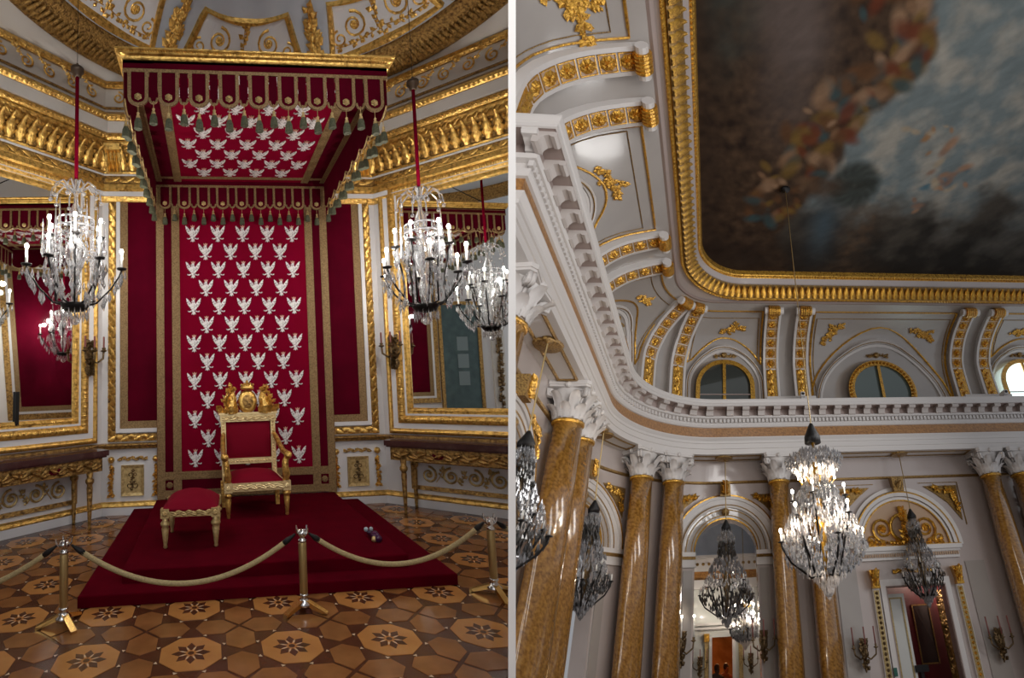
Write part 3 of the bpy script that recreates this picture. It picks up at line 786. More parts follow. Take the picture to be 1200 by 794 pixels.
def lappet_side(fn, n, pitch, name):
    """fn(x, h, o): x along, o outwards"""
    b = MB(fn); b.box(0, n * pitch, 4.335, 4.425, -.012, 0); vb = part(t, name, b, 'velvet')
    b = MB(fn); b.box(0, n * pitch, 4.315, 4.345, -.014, .004); part(vb, 'gold_braid', b, 'braid')
    def arc(cx, w, h, k=10): return [(cx - w * cos(PI * q / k), h - w * .85 * sin(PI * q / k)) for q in range(k + 1)]
    src = None
    for k in range(n):
        cx = (k + .5) * pitch; off = Vector(fn(cx, 0, 0))
        if src is None:
            o0 = off
            w, h = .088, 4.085
            b = MB(fn); b.prism([(cx - w, 4.335)] + arc(cx, w, h) + [(cx + w, 4.335)], -.010, 0); lp = part(t, 'lappet', b, 'velvet')
            b = MB(fn)
            out = [(cx - w, 4.32)] + arc(cx, w, h) + [(cx + w, 4.32)]; inn = [(cx - w + .03, 4.32)] + arc(cx, w - .03, h) + [(cx + w - .03, 4.32)]
            m_ = len(out); vs = [(x, y, .004) for x, y in out] + [(x, y, .006) for x, y in inn] + [(x, y, -.014) for x, y in out] + [(x, y, -.014) for x, y in inn]
            fs = [(q, q + 1, m_ + q + 1, m_ + q) for q in range(m_ - 1)] + [(2 * m_ + q, 3 * m_ + q, 3 * m_ + q + 1, 2 * m_ + q + 1) for q in range(m_ - 1)] + [(q, 2 * m_ + q, 2 * m_ + q + 1, q + 1) for q in range(m_ - 1)]
            b.add(vs, fs, fn); br = part(lp, 'gold_braid', b, 'braid')
            b = MB(fn); rosette(b, fn, (cx, h + .005), .034, .016, 6); ro = part(lp, 'rosette', b, 'gold_pale')
            b = MB(fn)
            def tas(b, cx, zt, sc=1):
                b.mi = 1; b.lathe([(.003, zt + .06), (.003, zt), (.014, zt - .01), (.010, zt - .03), (.016, zt - .035), (.020, zt - .06)][::-1], (cx, 0, 0), 8, lambda x, y, z: fn(x, z, y - .004))
                b.mi = 0; b.lathe([(.020, zt - .06), (.030, zt - .085), (.036, zt - .15 * sc), (.030, zt - .155 * sc), (0, zt - .15 * sc)][::-1], (cx, 0, 0), 9, lambda x, y, z: fn(x, z, y - .004))
            tas(b, cx, 3.955); ts = part(t, 'tassel', b, ['tassel', 'gold_pale'])
            # the narrow strip between this lappet and the next
            x2 = cx + pitch / 2; w2 = .034
            b = MB(fn); b.prism([(x2 - w2, 4.335)] + arc(x2, w2, 4.07, 6) + [(x2 + w2, 4.335)], -.012, -.004); nl = part(t, 'narrow_lappet', b, 'velvet')
            b = MB(fn); rr = ring_pts(x2, 4.065, .030, 8, PI, 2 * PI)
            b.tube([(x2 - w2, 4.08, 0)] + [(x, y, 0) for x, y in rr] + [(x2 + w2, 4.08, 0)], .011, 5, fn)
            nb = part(nl, 'gold_braid', b, 'braid')
            b = MB(fn); tas(b, x2, 3.995, .95); nt = part(t, 'tassel', b, ['tassel', 'gold_pale'])
            src = 1
        else:
            c = copy_at(lp, t, off - o0)
            for ch in (br, ro): d = ch.copy(); COL.objects.link(d); d.parent = c; LOCS[d] = LOCS[t]; ROOM[d] = room
            copy_at(ts, t, off - o0)
            if k < n - 1:
                c = copy_at(nl, t, off - o0); d = nb.copy(); COL.objects.link(d); d.parent = c; LOCS[d] = LOCS[t]; ROOM[d] = room
                copy_at(nt, t, off - o0)
PITCH = (CX1 - CX0) / 9
lappet_side(lambda x, h, o: (CX0 + x, CY0 - o, h), 9, PITCH, 'front_valance')
lappet_side(lambda x, h, o: (CX0 + x, CY1 - .005 - o, h), 9, PITCH, 'back_valance')
PS = (CY1 - CY0 - .02) / 9
lappet_side(lambda x, h, o: (CX0 - o, CY1 - .01 - x, h), 9, PS, 'left_valance')
lappet_side(lambda x, h, o: (CX1 + o, CY0 + .01 + x, h), 9, PS, 'right_valance')
# inner linings of the side valances
for sg, x in ((-1, CX0 + .012), (1, CX1 - .012)):
    b = MB(); pts = [(CY0 + .01, 4.40)]
    for k in range(9):
        for q in range(9): pts.append((CY0 + .01 + PS * (k + q / 8), 4.075 - .06 * sin(PI * q / 8)))
    pts.append((CY1 - .01, 4.40))
    n = len(pts); b.prism(pts, x - .003, x + .003, order=lambda a, b_, c: (c, a, b_)); part(t, 'side_lining', b, 'velvet')
    b = MB(); b.tube([(x + sg * -.004, y, z) for y, z in pts[1:-1]], .008, 4); part(t, 'lining_fringe', b, 'gold_pale')
for a0, a1 in ((-1.165, -1.08), (-.92, -.82), (.82, .92), (1.08, 1.165)):
    b = MB(); b.box(XC + a0, XC + a1, CY0 + .02, CY1, 4.392, 4.40); b.box(XC + a0 + .015, XC + a0 + .025, CY0 + .02, CY1, 4.388, 4.40); b.box(XC + a1 - .025, XC + a1 - .015, CY0 + .02, CY1, 4.388, 4.40); part(t, 'ceiling_braid', b, 'braid')
for y0 in (CY1 - .16, CY0 + .12):
    b = MB(); b.box(CX0, CX1, y0, y0 + .06, 4.390, 4.40); part(t, 'ceiling_braid', b, 'braid')
for x0_, x1_ in ((CX0, XC - .92), (XC + .92, CX1)): part(t, 'dark_velvet_border', MB().box(x0_, x1_, CY0, CY1, 4.394, 4.40), 'velvet')
src = None
for r in range(9):
    y = CY1 - .30 - .25 * r
    for x in ([-.51, -.17, .17, .51] if r % 2 == 0 else [-.68, -.34, 0, .34, .68]):
        if src is None:
            b = MB(); eagle(b, lambda p, q, o: (XC + x + p, y - q, 4.40 - o)); src = part(t, 'eagle_emblem', b, ['silver_thread', 'crown_thread']); x0, y0 = x, y
        else: copy_at(src, t, (x - x0, y - y0, 0))
b = MB(); 
for x in (CX0 + .15, CX1 - .15): b.tube([(x, CY0 + .1, 4.5), (x, 6.6, 5.6)], .008, 5)
part(t, 'stay_rod', b, 'black_iron')

# ---- throne
TF = at((.485, 5.50, .19), radians(4.2))
t = thing('throne', 'gilt carved throne upholstered in red velvet on the dais', 'throne', TF(0, .28, 0))
def turned(b, fn, x, y, prof, n=10):
    b.lathe(prof, (x, y, 0), n, fn)
for x in (-.325, .325):
    b = MB(); turned(b, TF, x, 0, [(.016, 0), (.022, .012), (.018, .03), (.022, .045), (.036, .20), (.030, .215), (.048, .23), (.048, .245), (.034, .27)]); part(t, 'front_leg', b, 'gold', smooth=True)
    b = MB(); b.box(x - .042, x + .042, -.042, .042, .27, .375, TF); rosette(b, lambda p, q, r: TF(x + p, -.042 - r, q), (0, .322), .03, .012, 6); part(t, 'corner_block', b, 'gold_cream')
    b = MB(); b.add([(x - .022, .50, 0), (x + .022, .50, 0), (x + .022, .56, 0), (x - .022, .56, 0), (x - .03, .52, .30), (x + .03, .52, .30), (x + .03, .58, .30), (x - .03, .58, .30)], [(0, 1, 5, 4), (1, 2, 6, 5), (2, 3, 7, 6), (3, 0, 4, 7), (3, 2, 1, 0), (4, 5, 6, 7)], TF); part(t, 'back_leg', b, 'gold')
    b = MB(); xx = x * .94; b.box(xx - .028, xx + .028, .535, .585, .28, 1.08, lambda a, c, d: TF(a, c + .07 * (d - .3), d), seg=1); bead_run(b, lambda p, q, r: TF(p, .535 + .07 * (q - .3) - r, q), xx, .4, xx, 1.06, .016, .034, .0); part(t, 'back_post', b, 'gold_cream')
    s = 1 if x > 0 else -1
    b = MB(); b.tube([(x * .95, .57, .84), (x * .99, .50, .81), (x * 1.03, .38, .735), (x * 1.07, .22, .665), (x * 1.09, .08, .655), (x * 1.09, .02, .645)], [.026, .030, .031, .031, .034, .036], 8, TF)
    b.ball((x * 1.09, .0, .645), .045, 10, 8, TF); rosette(b, lambda p, q, r: TF(x * 1.09 + p, -.04 - r, .645 + q), (0, 0), .028, .012, 6); ar = part(t, 'arm', b, 'gold', smooth=True)
    b = MB(); b.tube([(x * 1.08, .05, .63), (x * 1.03, .07, .56), (x * 1.0, .03, .46), (x, .0, .375)], [.030, .036, .034, .036], 8, TF); leaf(b, lambda p, q, r: TF(x + p, -.03 - r + .03 * q, .38 + q), .07, .2, .03); part(ar, 'arm_support', b, 'gold', smooth=True)
b = MB(); b.box(-.29, .29, -.03, .03, .28, .37, TF); b.box(-.325, -.285, 0, .56, .28, .37, TF); b.box(.285, .325, 0, .56, .28, .37, TF); b.box(-.3, .3, .53, .57, .28, .37, TF); leaf_run(b, lambda p, q, r: TF(p, -.03 - r, q), -.28, .325, .28, .325, .06, .05, 0, .012); part(t, 'seat_rail', b, 'gold_cream')
def cushion(b, fn, x0, x1, y0, y1, z0, z1, dome=.03, n=8):
    def f(u, v): 
        e = min(1, 6 * min(u, 1 - u)) ** .5 * min(1, 6 * min(v, 1 - v)) ** .5
        return (x0 + (x1 - x0) * u, y0 + (y1 - y0) * v, z0 + (z1 - z0) * e + dome * sin(PI * u) * sin(PI * v))
    b.grid(f, n * 2, n * 2, fn); b.box(x0, x1, y0, y1, z0 - .02, z0 + .003, fn)
b = MB(); cushion(b, TF, -.30, .30, -.02, .54, .37, .425, .05); part(t, 'seat_cushion', b, 'upholstery', smooth=True)
BT = lambda p, q, r: TF(p, .56 + .07 * (q - .3) - r, q)
b = MB(); b.box(-.28, .28, .49, .555, -.02, .035, BT); bead_run(b, BT, -.27, .522, .27, .522, .016, .034, .035); part(t, 'lower_back_rail', b, 'gold_cream')
b = MB(); b.box(-.345, .345, .99, 1.09, -.025, .04, BT); b.box(-.36, .36, 1.075, 1.10, -.03, .05, BT); leaf_run(b, BT, -.33, 1.03, .33, 1.03, .06, .045, .04, .014); part(t, 'top_back_rail', b, 'gold_cream')
b = MB(); cushion(b, lambda x, y, z: BT(x, y, z), -.275, .275, .55, .995, 0, .02, .018); part(t, 'back_pad', b, 'upholstery', smooth=True)
b = MB()
b.lathe([(.105, 0), (.12, .02), (.10, .04), (.085, .045)], (0, 1.23, 0), 18, BT, sq=1.2)
part(t, 'crest_cartouche', b, 'gold', smooth=True)
b = MB(); b.lathe([(.09, 0), (.09, .03), (.06, .05), (0, .055)], (0, 1.23, 0), 16, BT, sq=1.25); part(t, 'crest_shield', b, 'gold_dark', smooth=True)
b = MB(); b.lathe([(.075, 1.375), (.085, 1.40), (.07, 1.43), (.03, 1.455), (0, 1.46)], (0, 0, 0), 12, lambda x, y, z: BT(x, z, y * .6 + .02)); b.ball((0, 1.475, .02), .02, 6, 5, BT)
for k in range(5): b.ball((-.07 + .035 * k, 1.435 + .012 * (2 - abs(k - 2)), .05), .016, 6, 4, BT)
part(t, 'crest_crown', b, 'gold', smooth=True)
for s in (-1, 1):
    b = MB(); b.tube([(s * .20, 1.09, .03), (s * .21, 1.18, .04), (s * .19, 1.27, .04), (s * .19, 1.35, .03)], [.05, .065, .055, .03], 9, BT); b.ball((s * .19, 1.375, .04), .035, 8, 6, BT)
    for k in range(7): leaf(b, lambda p, q, r, k=k: BT(s * (.15 + .02 * k) + p, 1.09 + .03 * (k % 3) + q, .05 + r), .055, .15, .03)
    sprig(b, lambda p, q, r: BT(p, q, r + .03), [(s * .24, 1.12), (s * .29, 1.22), (s * .25, 1.34), (s * .2, 1.40)], .07, 34, 5 + s, .03); part(t, 'crest_supporter', b, 'gold')
    b = MB(); 
    for k in range(4): leaf(b, lambda p, q, r, k=k: BT(s * (.30 + .015 * k) + p + s * q * .3, 1.10 + q * .7, .02 + r), .06, .14, .03)
    part(t, 'crest_leaf', b, 'gold')
    b = MB(); b.add([(x_ * s, y_, z_) for x_, y_, z_ in ((.24, 1.12, 0), (.27, 1.2, .01), (.31, 1.32, 0), (.27, 1.3, .02), (.22, 1.22, .03))], [(0, 1, 4), (1, 2, 3), (1, 3, 4)], BT); 
    part(t, 'crest_wing', b, 'gold_pale')

# ---- footstool
SF = at((-.206, 4.575, .19), radians(-2.5))
t = thing('footstool', 'low gilt stool with domed red velvet seat on the dais', 'stool', SF(0, .25, 0))
for x in (-.225, .225):
    for y in (0, .48):
        b = MB(); turned(b, SF, x, y, [(.012, 0), (.020, .01), (.016, .03), (.019, .045), (.034, .17), (.028, .185), (.042, .20), (.044, .215), (.026, .24), (.036, .27)]); lg = part(t, 'leg', b, 'gold_pale', smooth=True)
        b = MB(); b.box(x - .038, x + .038, y - .038, y + .038, .265, .345, SF)
        if y == 0: rosette(b, lambda p, q, r: SF(x + p, -.038 - r, q), (0, .305), .028, .012, 6)
        part(lg, 'corner_block', b, 'gold_pale')
b = MB(); b.box(-.19, .19, -.028, .02, .275, .34, SF); b.box(-.19, .19, .46, .508, .275, .34, SF); b.box(-.25, -.205, .03, .45, .275, .34, SF); b.box(.205, .25, .03, .45, .275, .34, SF); leaf_run(b, lambda p, q, r: SF(p, -.028 - r, q), -.18, .307, .18, .307, .05, .045, 0, .01); part(t, 'seat_rail', b, 'gold_pale')
b = MB(); cushion(b, SF, -.25, .25, -.03, .51, .34, .39, .075); part(t, 'seat_cushion', b, 'upholstery', smooth=True)

# ---- barrier stands and ropes
def barrier_stand(p, rz, label, legs):
    f = at(p, rz)
    t = thing('barrier_stand', label, 'barrier post', p)
    b = MB(); b.lathe([(.027, .125), (.029, .13), (.029, .47), (.027, .475)], (0, 0, 0), 14, f); part(t, 'post', b, 'brass_dull', smooth=True)
    b = MB(); b.lathe([(.018, .475), (.030, .48), (.030, .495), (.020, .50), (.020, .515), (.034, .525), (.036, .545), (.026, .565), (0, .57)], (0, 0, 0), 14, f); part(t, 'cap', b, 'steel', smooth=True)
    b = MB(); b.lathe([(.05, .035), (.055, .06), (.034, .08), (.022, .10), (.034, .112), (.030, .125)], (0, 0, 0), 14, f); part(t, 'base_collar', b, 'steel', smooth=True)
    for k in range(3):
        a = legs + k * 2 * PI / 3; g = lambda x, y, z: f(x * cos(a) - y * sin(a), x * sin(a) + y * cos(a), z)
        b = MB(); b.add([(.02, -.022, .05), (.02, .022, .05), (.02, .022, .085), (.02, -.022, .085), (.175, -.022, .0), (.175, .022, .0), (.175, .022, .022), (.175, -.022, .022)], [(0, 1, 5, 4), (1, 2, 6, 5), (2, 3, 7, 6), (3, 0, 4, 7), (3, 2, 1, 0), (4, 5, 6, 7)], g); part(t, 'foot', b, 'brass')
    for k in range(4):
        a = k * PI / 2 + .4; b = MB(); b.tube([f(.034 * cos(a), .034 * sin(a), .53), f(.05 * cos(a), .05 * sin(a), .55), f(.055 * cos(a), .055 * sin(a), .585)], .006, 5); part(t, 'rope_hook', b, 'steel')
posts = [(-2.72, 3.66, 0), (-1.04, 3.65, 0), (.634, 3.63, 0), (2.092, 3.687, 0), (3.6, 3.9, 0)]
barrier_stand(posts[1], 0, 'brass barrier stand left of the dais', -.9)
barrier_stand(posts[2], .3, 'brass barrier stand in the middle before the dais', -.85)
barrier_stand(posts[3], .1, 'brass barrier stand right of the dais', .38)
for (p, q), lab, sag in (((0, 1), 'gold barrier rope running out of view on the left', .30), ((1, 2), 'gold barrier rope between the left and middle stands', .30), ((2, 3), 'gold barrier rope between the middle and right stands', .26), ((3, 4), 'short end of gold barrier rope right of the right stand', .26)):
    A, B = Vector(posts[p]) + Vector((0, 0, .535)), Vector(posts[q]) + Vector((0, 0, .535))
    d = (B - A).normalized(); A += d * .05; B -= d * .05
    def pt(t): return A.lerp(B, t) - Vector((0, 0, sag * 4 * t * (1 - t)))
    t = thing('barrier_rope', lab, 'rope', pt(.5))
    b = MB(); b.tube([pt(.045 + .91 * k / 28) for k in range(29)], .0185, 9); part(t, 'rope_cord', b, 'rope', smooth=True)
    for e in ((0, .015, .035, .055), (1, .985, .965, .945)):
        b = MB(); b.tube([pt(x) for x in e], [.007, .012, .021, .019], 8); part(t, 'rope_end', b, 'black_iron', smooth=True)

# ---- little glossy objects left on the lower step
b = MB(); F2 = at((1.43, 4.62, .194))
b.tube([(0, .0, .03), (.03, -.10, .035), (.035, -.20, .025)], [.02, .04, .03], 8, F2)
t = thing('small_device', 'small dark glossy device lying on the right of the dais carpet', 'device', F2(0, 0, 0)); part(t, 'body', b, 'purple_gloss', smooth=True)
b = MB(); b.ball((-.01, .03, .05), .022, 8, 6, F2); b.ball((.04, .035, .05), .020, 8, 6, F2); part(t, 'pale_glint', b, 'pale_blue', smooth=True)  # pale balls put on as the glints of the glossy body
b = MB(); b.ball((.0, -.17, .02), .026, 8, 6, F2); part(t, 'gold_end', b, 'gold_pale', smooth=True)

# ---- chandeliers of the throne room
def drop(b, p, l, w, fn=None):
    x, y, z = p
    b.add([(x, y, z), (x + w, y, z - l * .62), (x, y + w, z - l * .62), (x - w, y, z - l * .62), (x, y - w, z - l * .62), (x, y, z - l)], [(0, 1, 2), (0, 2, 3), (0, 3, 4), (0, 4, 1), (5, 2, 1), (5, 3, 2), (5, 4, 3), (5, 1, 4)], fn)
def throne_chandelier(x, y, zb, label, seed):
    R = random.Random(seed)
    f = at((x, y, zb), R.random())
    t = thing('crystal_chandelier', label, 'chandelier', (x, y, zb), 'throne room chandeliers')
    b = MB(); b.tube([(0, 0, 1.46), (0, 0, 2.58)], .019, 8, f); part(t, 'velvet_sleeve', b, 'velvet_bright', smooth=True)
    b = MB(); b.lathe([(.025, 2.55), (.04, 2.56), (.045, 2.60), (.065, 2.61), (.065, 2.65), (.04, 2.67), (.012, 2.68), (.012, 2.70)], (0, 0, 0), 14, f); part(t, 'hook_cap', b, 'bronze_cap', smooth=True)
    top = 6.35 - zb; b = MB(); b.tube([(0, 0, 2.68), (0, 0, top)], .003, 4, f); part(t, 'suspension_wire', b, 'black_iron')
    b = MB(); b.lathe([(.0, 1.48), (.03, 1.46), (.02, 1.40), (.05, 1.36), (.02, 1.30), (.022, 1.22), (.06, 1.14), (.065, 1.05), (.03, .98), (.022, .92), (.10, .78), (.11, .70), (.06, .55), (.035, .48), (.06, .40), (.03, .32), (.02, .2)], (0, 0, 0), 12, f); part(t, 'glass_stem', b, 'crystal', smooth=True)
    b = MB()
    for k in range(10):
        a = 2 * PI * k / 10; b.tube([(.03 * cos(a), .03 * sin(a), 1.34), (.14 * cos(a), .14 * sin(a), 1.42), (.22 * cos(a), .22 * sin(a), 1.36), (.235 * cos(a), .235 * sin(a), 1.27)], .009, 5, f); b.ball((.235 * cos(a), .235 * sin(a), 1.24), .022, 6, 5, f)
    part(t, 'glass_crown', b, 'crystal')
    for zz, rr in ((.97, .17), (1.05, .17)):
        b = MB(); b.tube([(rr * cos(a), rr * sin(a), zz) for a in [2 * PI * k / 20 for k in range(21)]], .011, 5, f); part(t, 'gallery_ring', b, 'crystal_grey')
    b = MB()
    for k in range(12): a = 2 * PI * k / 12; b.tube([(.17 * cos(a), .17 * sin(a), .97), (.17 * cos(a), .17 * sin(a), 1.05)], .010, 5, f)
    part(t, 'gallery_columns', b, 'crystal')
    b = MB(); b.lathe([(.0, .12), (.10, .14), (.135, .19), (.13, .21), (.02, .22)], (0, 0, 0), 16, f); part(t, 'iron_basket', b, 'black_iron', smooth=True)
    b = MB(); b.ball((0, 0, .045), .048, 10, 8, f); b.tube([(0, 0, .08), (0, 0, .14)], .008, 5, f); part(t, 'glass_ball', b, 'crystal', smooth=True)
    dr = MB()
    for k in range(14):
        for z0 in (.13, .16): a = 2 * PI * (k + (z0 > .14) * .5) / 14; drop(dr, (.12 * cos(a), .12 * sin(a), z0), .10, .010, f)
    for k in range(12):
        a = 2 * PI * k / 12; lo = k % 2 == 0
        r1, z1 = (.44, .56) if lo else (.27, .82)
        pts = [(.10, .20), (.20, .22), (r1 * .75, .36 if lo else .5), (r1 * .95, z1 - .06), (r1, z1)]
        b = MB(); b.tube([(r * cos(a), r * sin(a), z) for r, z in pts], .010, 6, f); b.lathe([(.0, z1), (.045, z1 + .01), (.05, z1 + .025), (.02, z1 + .03)], (r1 * cos(a), r1 * sin(a), 0), 10, f); ar = part(t, 'arm', b, 'black_iron', smooth=True)
        b = MB(); b.lathe([(.013, z1 + .03), (.013, z1 + .17), (.0, z1 + .172)], (r1 * cos(a), r1 * sin(a), 0), 8, f); part(ar, 'candle', b, 'candle', smooth=True)
        b = MB(); b.ball((r1 * cos(a), r1 * sin(a), z1 + .195), .019, 8, 6, f, sz=1.5); part(ar, 'bulb', b, 'bulb', smooth=True)
        for q in range(17):
            tt = R.uniform(.35, 1.05); i = min(3, int(tt * 4)); u = tt * 4 - i
            r = pts[i][0] * (1 - u) + pts[i + 1][0] * u; z = pts[i][1] * (1 - u) + pts[i + 1][1] * u; aa = a + R.uniform(-.22, .22)
            drop(dr, (r * cos(aa), r * sin(aa), z - .01), R.uniform(.09, .15), R.uniform(.014, .022), f)
        for q in range(5):
            aa = a + .1 * q; rr = r1 * (1.08 - .1 * q); drop(dr, (rr * cos(aa), rr * sin(aa), z1 + .01 - .02 * q), .11, .016, f)
    for k in range(10):
        a = 2 * PI * k / 10 + .2; r = .30 if k % 2 else .21
        b = MB(); h0, h1 = (.68, 1.02) if k % 2 else (.86, 1.22)
        b.lathe([(.0, h0 - .05), (.022, h0), (.024, h0 + .03), (.018, h0 + .05), (.001, h1)], (r * cos(a), r * sin(a), 0), 5, f); part(t, 'glass_spire', b, 'crystal')
        for q in range(8): aa = a + R.uniform(-.3, .3); drop(dr, (.17 * cos(aa), .17 * sin(aa), .96 - .05 * q), .06, .011, f)
        pts = [(.17, .97), (.12, .9), (.2, .75), (r, h0 - .03)]
        for q in range(10):
            u = q / 10 * 3; i = min(2, int(u)); u -= i
            rr = pts[i][0] * (1 - u) + pts[i + 1][0] * u; z = pts[i][1] * (1 - u) + pts[i + 1][1] * u; dr.ball((rr * cos(a), rr * sin(a), z), .009, 4, 3, f)
    part(t, 'crystal_drops', dr, 'crystal', kind='stuff')
    for k in range(4):
        l = bpy.data.lights.new('chandelier_light', 'POINT'); l.energy = 20; l.shadow_soft_size = .03; l.color = (1, .94, .86)
        o = bpy.data.objects.new('chandelier_light', l); o.location = (.47 * cos(k * PI / 2 + .3), .47 * sin(k * PI / 2 + .3), .80); COL.objects.link(o); o.parent = t
throne_chandelier(-1.315, 4.88, 2.24, 'lit crystal chandelier on red sleeve hanging left of the throne canopy', 3)
throne_chandelier(2.22, 4.85, 2.19, 'lit crystal chandelier on red sleeve hanging right of the throne canopy', 4)

# =================================================================== GREAT HALL
room = 'H'
FL = -2.3                         # hall floor below eye level
S_COL = [-13.02, -11.87, -7.82, -6.67, -2.79, -1.55, 2.04, 3.17, 9.38, 10.50, 13.7]
ARCHES = [(-9.84, .96, 2.5), (-4.73, .96, 2.5), (.30, .96, 2.5), (12.1, .96, 2.5)]      # s, radius, springing
DOOR = (6.12, .93, 1.30)          # s, half width, height of the lintel
def fine(a, b, step):
    n = max(1, int(abs(b - a) / step)); return [a + (b - a) * k / n for k in range(n + 1)]
S0, S1 = -12.4, 15.0
# ---- walls with arched openings
mb = MB(HW)
cuts = sorted(set([round(x, 4) for x in fine(S0, S1, .35)] + [round(c + r * cos(PI * k / 16), 4) for c, r, sp in ARCHES for k in range(17)] + [DOOR[0] - DOOR[1], DOOR[0] + DOOR[1]]))
def lowat(s):
    for c, r, sp in ARCHES:
        if abs(s - c) < r - 1e-4: return sp + math.sqrt(max(0, r * r - (s - c) ** 2))
    if abs(s - DOOR[0]) < DOOR[1] - 1e-4: return DOOR[2]
    return FL
for a, b in zip(cuts[:-1], cuts[1:]):
    mdl = (a + b) / 2
    inside = lowat(mdl) > FL
    la = max(lowat(a), FL) if inside else FL; lb = lowat(b) if inside else FL
    if inside:
        for c, r, sp in ARCHES:
            if abs(mdl - c) < r: la = sp + math.sqrt(max(0, r * r - (a - c) ** 2)); lb = sp + math.sqrt(max(0, r * r - (b - c) ** 2))
        if abs(mdl - DOOR[0]) < DOOR[1]: la = lb = DOOR[2]
    mb.add([(a, la, 0), (b, lb, 0), (b, 5.33, 0), (a, 5.33, 0)], [(0, 1, 2, 3)])
hwall = struct('wall_end', mb, 'plaster', label='pale polished plaster wall of the great hall behind the columns')
def arc_band(b, fn, cx, cy, r0, r1, o0, o1, n=24, a0=0, a1=PI, back=-.02):
    """a raised arch moulding between radii r0 and r1"""
    prof = [(r0, back), (r0, o0), (r1, o1), (r1, back)]
    b.sweep(prof, [(lambda r, o, t=a0 + (a1 - a0) * k / n: fn(cx + r * cos(t), cy + r * sin(t), o)) for k in range(n + 1)], closed=True)
def hbox(b, s0, s1, h0, h1, o0, o1, fn=None): b.box(s0, s1, h0, h1, o0, o1, fn or HW, seg=max(1, int(abs(s1 - s0) / .5)))
for c, r, sp in ARCHES:
    b = MB(HW)
    arc_band(b, HW, c, sp, r, r + .04, .06, .06); ar = part(hwall, 'arch_gilt_edge', b, 'gold_hall')
    for s2 in (-1, 1): hbox(b, c + s2 * r - .02, c + s2 * r + .02, FL, sp, 0, .06)
    b = MB(HW); arc_band(b, HW, c, sp, r + .04, r + .36, .04, .04); part(hwall, 'archivolt', b, 'plaster_panel')
    b = MB(HW); arc_band(b, HW, c, sp, r + .10, r + .13, .05, .05); arc_band(b, HW, c, sp, r + .27, r + .30, .05, .05); arc_band(b, HW, c, sp, r + .42, r + .45, .10, .11); part(hwall, 'archivolt_fillet', b, 'gold_dark')
    b = MB(HW); arc_band(b, HW, c, sp, r + .36, r + .44, .08, .10); arc_band(b, HW, c, sp, r + .44, r + .62, .05, .07); arc_band(b, HW, c, sp, r + .62, r + .72, .11, .12); part(hwall, 'outer_archivolt', b, 'stucco_white')
    b = MB(HW); arc_band(b, HW, c, sp, r + .71, r + .75, .13, .13); part(hwall, 'archivolt_fillet', b, 'gold_hall')
    for s2 in (-1, 1):
        b = MB(HW); x0, x1 = (c + r - .02, c + r + .8) if s2 > 0 else (c - r - .8, c - r + .02)
        hbox(b, x0, x1, sp - .12, sp, 0, .12); hbox(b, x0, x1, sp - .42, sp - .36, 0, .09); hbox(b, x0, x1, sp - .36, sp - .12, 0, .05); part(hwall, 'impost', b, 'stucco_white')
        b = MB(HW); hbox(b, x0, x1, sp - .20, sp - .12, 0, .10); part(hwall, 'impost_fillet', b, 'gold_dark')
        b = MB(HW); xa, xb = (c + r + .06, c + r + .34) if s2 > 0 else (c - r - .34, c - r - .06)
        hbox(b, xa, xb, FL, sp - .5, 0, .035); part(hwall, 'jamb_panel', b, 'plaster_panel')
        # depth of the opening
        b = MB(HW); xj = c + s2 * r; b.add([(xj, FL, 0), (xj, sp, 0), (xj, sp, -.55), (xj, FL, -.55)], [(0, 1, 2, 3)]); part(hwall, 'jamb_reveal', b, 'plaster')
    b = MB(HW); n = 16
    b.add([(c + r * cos(PI * k / n), sp + r * sin(PI * k / n), o) for k in range(n + 1) for o in (0, -.55)], [(2 * k, 2 * k + 1, 2 * k + 3, 2 * k + 2) for k in range(n)]); part(hwall, 'arch_reveal', b, 'plaster')
    b = MB(HW); b.prism([(c - .17, sp + r + .68), (c + .17, sp + r + .68), (c + .15, sp + r + 1.14), (c - .15, sp + r + 1.14)], 0, .26); ks = part(hwall, 'keystone', b, 'gold_dark')
    b = MB(HW); sprig(b, lambda x, y, z: HW(x, y, z + .24), [(c, sp + r + .7), (c, sp + r + .9), (c, sp + r + 1.12)], .12, 40, 3, .05); part(ks, 'keystone_mask', b, 'gold_hall')
    b = MB(HW); b.ball((c, sp + r + .22, .05), .13, 10, 7); part(hwall, 'archivolt_boss', b, 'gold_dark', smooth=True)
    for s2 in (-1, 1):
        P = [(c + s2 * 1.72, sp + 1.72), (c + s2 * .62, sp + 1.72)] + [(c + s2 * 1.86 * sin(t), sp + 1.86 * cos(t)) for t in (.5, .7, .9, 1.1)] + [(c + s2 * 1.72, sp + .72)]
        P = [(c + s2 * 1.68, sp + 1.72), (c + s2 * .82, sp + 1.72)] + [(c + s2 * 1.86 * sin(t), sp + 1.86 * cos(t)) for t in (.55, .75, .95, 1.1)]
        b = MB(HW); b.prism(P[::s2], 0, .03); sp_ = part(hwall, 'spandrel_panel', b, 'gold_dark')
        b = MB(HW); sprig(b, lambda x, y, z: HW(x, y, z + .03), [(c + s2 * 1.60, sp + 1.0), (c + s2 * 1.52, sp + 1.5), (c + s2 * 1.0, sp + 1.66)], .14, 46, 9, .03); part(sp_, 'spandrel_relief', b, 'gold_hall')
# string course
b = MB(); b.sweep([(0, 4.58), (.05, 4.60), (.06, 4.66), (0, 4.68)], [(lambda o, h, s=s: HW(s, h, o)) for s in fine(S0, S1, .3)]); part(hwall, 'string_course', b, 'gold_dark')
